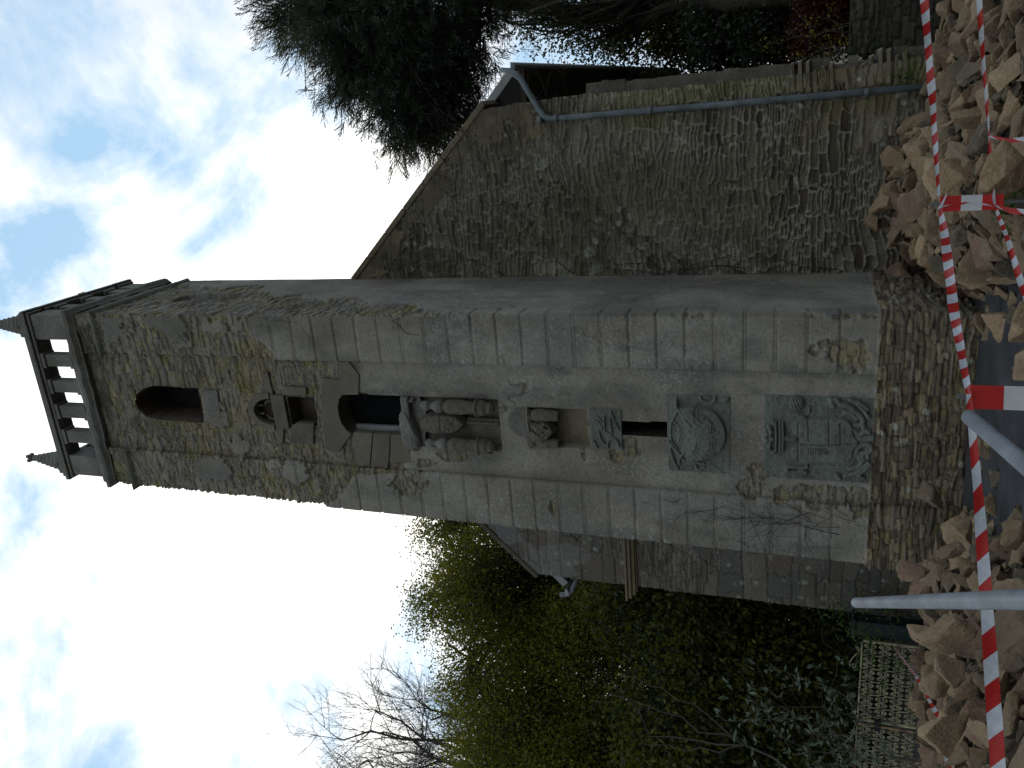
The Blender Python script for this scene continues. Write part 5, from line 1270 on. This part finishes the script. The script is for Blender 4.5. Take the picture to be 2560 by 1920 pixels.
# shrub by the gate with large grey-green leaves
def shrub(name, label, base, tips, mat, seed, size, per=9, spread=.09, nst=26):
    root = empty(name, tuple(base)); tag(root, label, 'shrub'); m_ = MB(); g = np.random.default_rng(seed); cl = []; dr = []
    for k in range(nst):
        t = np.array(tips[k % len(tips)]) + g.normal(0, .22, 3); pts = limb(m_, base, t, .009, .002, seed + k, .12, 7, 4)
        for j in range(3, 8):
            for q in range(2):
                e = pts[j] + g.normal(0, .13, 3); m_.tube([pts[j], e], [.003, .002], 3, caps=False); cl.append(e); d = e - pts[j]; dr.append(d / np.linalg.norm(d))
    m_.build('stems', M_BARKG, root); leaf_cloud('leaves', np.array(cl), np.array(dr), per, spread * .5, size, .38, mat, root, -.1, seed, 1.0, .4); return root
gb = A(2290, 1890, 11.4); gb = np.array([gb[0], gb[1], 0])
shrub('shrub', 'grey-green shrub with clustered leaves leaning above the iron gate', gb, [A(1840, 1800, 11.2), A(1920, 1700, 11.2), A(1960, 1790, 11.3), A(2020, 1850, 11.3), A(1930, 1880, 11.2), A(2060, 1760, 11.3), A(2080, 1890, 11.3), A(1860, 1700, 11.3)], M_LEAF4, 31, .09, 6, .06, 12)
shrub('shrub', 'small bright green ivy bush beside the dark teal pillar', np.array([-7.3, 11.3, 0]), [A(2090, 1600, 11.6), A(2150, 1620, 11.6), A(2110, 1570, 11.6), A(2200, 1640, 11.5)], M_IVY, 37, .06, 7, .1, 10)
def wood(name, label, boxes, mats, seed, n, per, size, spread=.3):
    g = np.random.default_rng(seed); cl = []
    for (x0, x1, y0, y1, z0, z1) in boxes:
        k = int(n * (x1 - x0) * (z1 - z0)); q = np.stack([g.uniform(x0, x1, k), g.uniform(y0, y1, k), g.uniform(0, 1, k)], 1)
        top = z0 + (z1 - z0) * (.72 + .28 * fbm(q[:, 0] * .5, q[:, 1] * .2, 3, seed)); q[:, 2] = z0 + (top - z0) * q[:, 2]; cl.append(q)
    cl = np.concatenate(cl); keep = fbm(cl[:, 0] * .9, cl[:, 2] * .9, 3, seed + 3) > .34; cl = cl[keep]
    o = leaf_cloud(name, cl, None, per, spread, size, .6, mats, None, .3, seed); return tag(o, label, 'woodland', kind='stuff')
wood('woodland', 'dense dark wood beyond the gate on the left', [(-21, -7.4, 17.5, 21, 0, 6.0), (-19, -7.6, 13.2, 14.5, 0, 2.6)], M_LEAF5, 41, 26, 30, .13)
wood('woodland_behind', 'dense dark wood beyond the nave on the right', [(.6, 7.5, 20, 25, 0, 6.0), (.8, 4, 17.5, 18.6, 0, 2.4)], M_LEAF5, 43, 26, 30, .13)
# right side: conifer
def conifer(name, label, base, centre_list, seed, ncl=900):
    root = empty(name, tuple(base)); tag(root, label, 'conifer'); m_ = MB(); g = np.random.default_rng(seed)
    tp = np.array([base[0] + 1.3, base[1], 10.6]); trunk = limb(m_, base, tp, .24, .05, seed, .03, 12, 10)
    V = []; cl = []; dr = []
    for (c, rx, ry, rz, k) in centre_list:
        for _ in range(k):
            p = g.uniform(-1, 1, 3)
            while np.linalg.norm(p) > 1: p = g.uniform(-1, 1, 3)
            q = np.array(c) + p * np.array([rx, ry, rz])
            s0 = trunk[int(np.clip(np.searchsorted([t[2] for t in trunk], q[2] + .2), 2, 11))]
            d = q - s0; d /= np.linalg.norm(d) + 1e-6
            if g.random() < .30: limb(m_, s0, q, .045, .006, seed * 7 + len(cl), .06, 6, 4)
            cl.append(q); dr.append(d)
    cl = np.array(cl); dr = np.array(dr)
    # sprays: each cluster is a small fan of forked shoots
    n = len(cl); per = 7; cc = np.repeat(cl, per, 0) + g.normal(0, .20, (n * per, 3)); dd = np.repeat(dr, per, 0) + g.normal(0, .45, (n * per, 3)); dd /= np.linalg.norm(dd, axis=1)[:, None]
    L = g.uniform(.22, .55, n * per)[:, None]; stem_end = cc + dd * L
    lv = []; 
    for k, tt in enumerate((0.0, .2, .35, .5, .65, .8, .95)):
        for sg in (-1, 1):
            side = np.cross(dd, g.normal(0, 1, dd.shape)); side /= np.linalg.norm(side, axis=1)[:, None] + 1e-9
            p0 = cc + dd * L * tt; d2 = dd * .75 + side * .65; ln = (.19 * (1.15 - tt) + .03); p1 = p0 + d2 * ln; wv = np.cross(d2, side); wv /= np.linalg.norm(wv, axis=1)[:, None] + 1e-9; ww = .012
            lv.append(np.stack([p0 - wv * ww * .5, p0 + wv * ww * .5, p1 + wv * ww * .35, p1 - wv * ww * .35], 1))
    wv = np.cross(dd, g.normal(0, 1, dd.shape)); wv /= np.linalg.norm(wv, axis=1)[:, None]; lv.append(np.stack([cc - wv * .006, cc + wv * .006, stem_end + wv * .004, stem_end - wv * .004], 1))
    V = np.concatenate(lv).reshape(-1, 3); mk('crown', V, np.arange(len(V)).reshape(-1, 4), M_LEAF3, root); m_.build('trunk', M_BARK, root, smooth=True)
cf = [(*cr(740, 20, 15, 60, 60, .9), 60), (*cr(860, 70, 14.5, 90, 80, 1.0), 130), (*cr(1000, 70, 14.5, 120, 90, 1.1), 170), (*cr(1010, 230, 14, 70, 60, .8), 80), (*cr(1120, 160, 14.5, 80, 100, 1.1), 130), (*cr(890, 170, 14, 45, 40, .5), 40), (*cr(870, 215, 14, 25, 20, .4), 12), (*cr(1020, 320, 14, 50, 34, .6), 34), (*cr(1100, 290, 14.2, 50, 50, .6), 46), (*cr(1190, 20, 15, 80, 60, 1.), 50), (*cr(930, -60, 15.5, 220, 60, 1.2), 150)]
conifer('conifer_tree', 'tall dark drooping conifer reaching above the right corner of the nave', (1.05, 15.2, 0), cf + [((3.4, 16.0, 8.8), 1.2, 1.3, 1.5, 170), ((3.2, 15.6, 10.3), 1.0, 1.1, 1.2, 120), ((4.2, 15.4, 8.0), 1.3, 1.3, 1.4, 160)], 51)
LM = MB()
for k, (a, b_) in enumerate((((1720, 110, 15.5), (1230, 110, 15.5)), ((1240, 100, 15.5), (1120, 60, 15.5)), ((1290, -20, 15.4), (1225, 95, 15.4)), ((1420, -40, 15.2), (1390, 150, 15.6)))): pass
crown_tree('evergreen_tree', 'dark evergreen with twisted trunks behind the nave roof at right', 'tree', (1.9, 17.5, 0), [cr(1400, 60, 17.5, 90, 60, 1.2), cr(1500, 110, 18, 100, 60, 1.2), cr(1330, 20, 17.5, 90, 60, 1.2)], [M_LEAF3, M_LEAF5], M_BARK, 260, 22, .08, 61, .24, .26, .6, gap=.55)
crown_tree('evergreen_tree', 'mid green broad tree right of the nave above the sloping wall edge', 'tree', (2.6, 19, 0), [cr(1640, 50, 19, 120, 90, 1.6), cr(1720, 120, 19, 110, 60, 1.4), cr(1560, -20, 19, 120, 60, 1.4)], [M_LEAF2, M_LEAF5], M_BARK, 420, 26, .09, 67, .26, .22, .4, gap=.50)
crown_tree('dark_tree', 'almost black low tree above the yellow flowers at right', 'tree', (2.2, 16.5, 0), [cr(1850, 60, 16.5, 120, 100, 1.2), cr(1960, 90, 16.5, 90, 70, 1.0)], [M_LEAF3, M_LEAF5], M_BARK, 520, 30, .10, 71, .26, .16, .2, gap=.36)
shrub('flowering_shrub', 'small yellow flowering shrub behind the broken wall end', A(2050, 105, 14) * (1, 1, 0), [A(1960, 100, 14), A(1985, 130, 14), A(1950, 75, 14), A(1995, 85, 14)], M_LEAFY, 73, .05, 6, .1, 10)
hb = A(2060, 50, 14.5); wood('red_hedge', 'dark red leaved hedge behind the low wall at right', [(hb[0] - .45, hb[0] + 2.5, hb[1], hb[1] + .8, .0, hb[2] + .75)], M_LEAFR, 77, 220, 22, .07, .12)
lw = A(2200, 60, 13.2)
def lw_h(S, X, Y, Z, SG):
    e, i1, i2 = slabs(S, Z, .3, .11, 403, .5); st = sstep(0, .012, e); h = .03 * st * (.4 + i2) + .02 * (fbm(S * 9, Z * 14, 3, 405) - .5)
    c = pick([C(.06, .058, .048), C(.045, .045, .036), C(.075, .07, .055)], i1) * (.45 + .55 * st)[..., None]
    return h, lerp3(c, C(.035, .055, .02), sstep(.45, .65, fbm(S * 2.5, Z * 3, 3, 407)) * sstep(.2, 1.1, Z) * .8)
vv = MB(); vv.box(.22, 4.5, lw[1] + .05, lw[1] + .4, -.02, 1.18); LWO = wall_grid('low_wall', [(.20, lw[1] + .4), (.20, lw[1] + .02), (4.5, lw[1] + .02)], 0, 1.18, .02, lw_h, None, M_WALL)
vv.build('wall_body', stone_mat('mossy_dark_wall', False, base=(.05, .055, .045), alt=(.035, .04, .03), speck=.6, bump=.8, fine=14), LWO, bevel=.02)
tag(LWO, 'low dark mossy wall standing beyond the broken end of the gable', 'wall')
# little weeds on the wall end and by the stake
def weeds(name, c, n_, label, size=.05, sp=.10, mat=M_IVY, seed=3):
    g = np.random.default_rng(seed); cl = np.array(c) + g.normal(0, sp, (n_, 3)) * (1, .4, 1); o = leaf_cloud(name, cl, None, 6, .03, size, .5, mat, None, -.5, seed); tag(o, label, 'weeds', kind='stuff')
weeds('weeds', P(2268, 185, YG - .05), 14, 'tuft of green weeds growing at the foot of the downpipe', .05, .07)
g3 = G(2550, 520, .25); weeds('grass_tuft', (g3[0], g3[1], .2), 90, 'patch of fresh green grass below the small striped board', .05, .08, M_IVY, 5)

SC.render.engine = 'CYCLES'
SC.cycles.max_bounces = 6
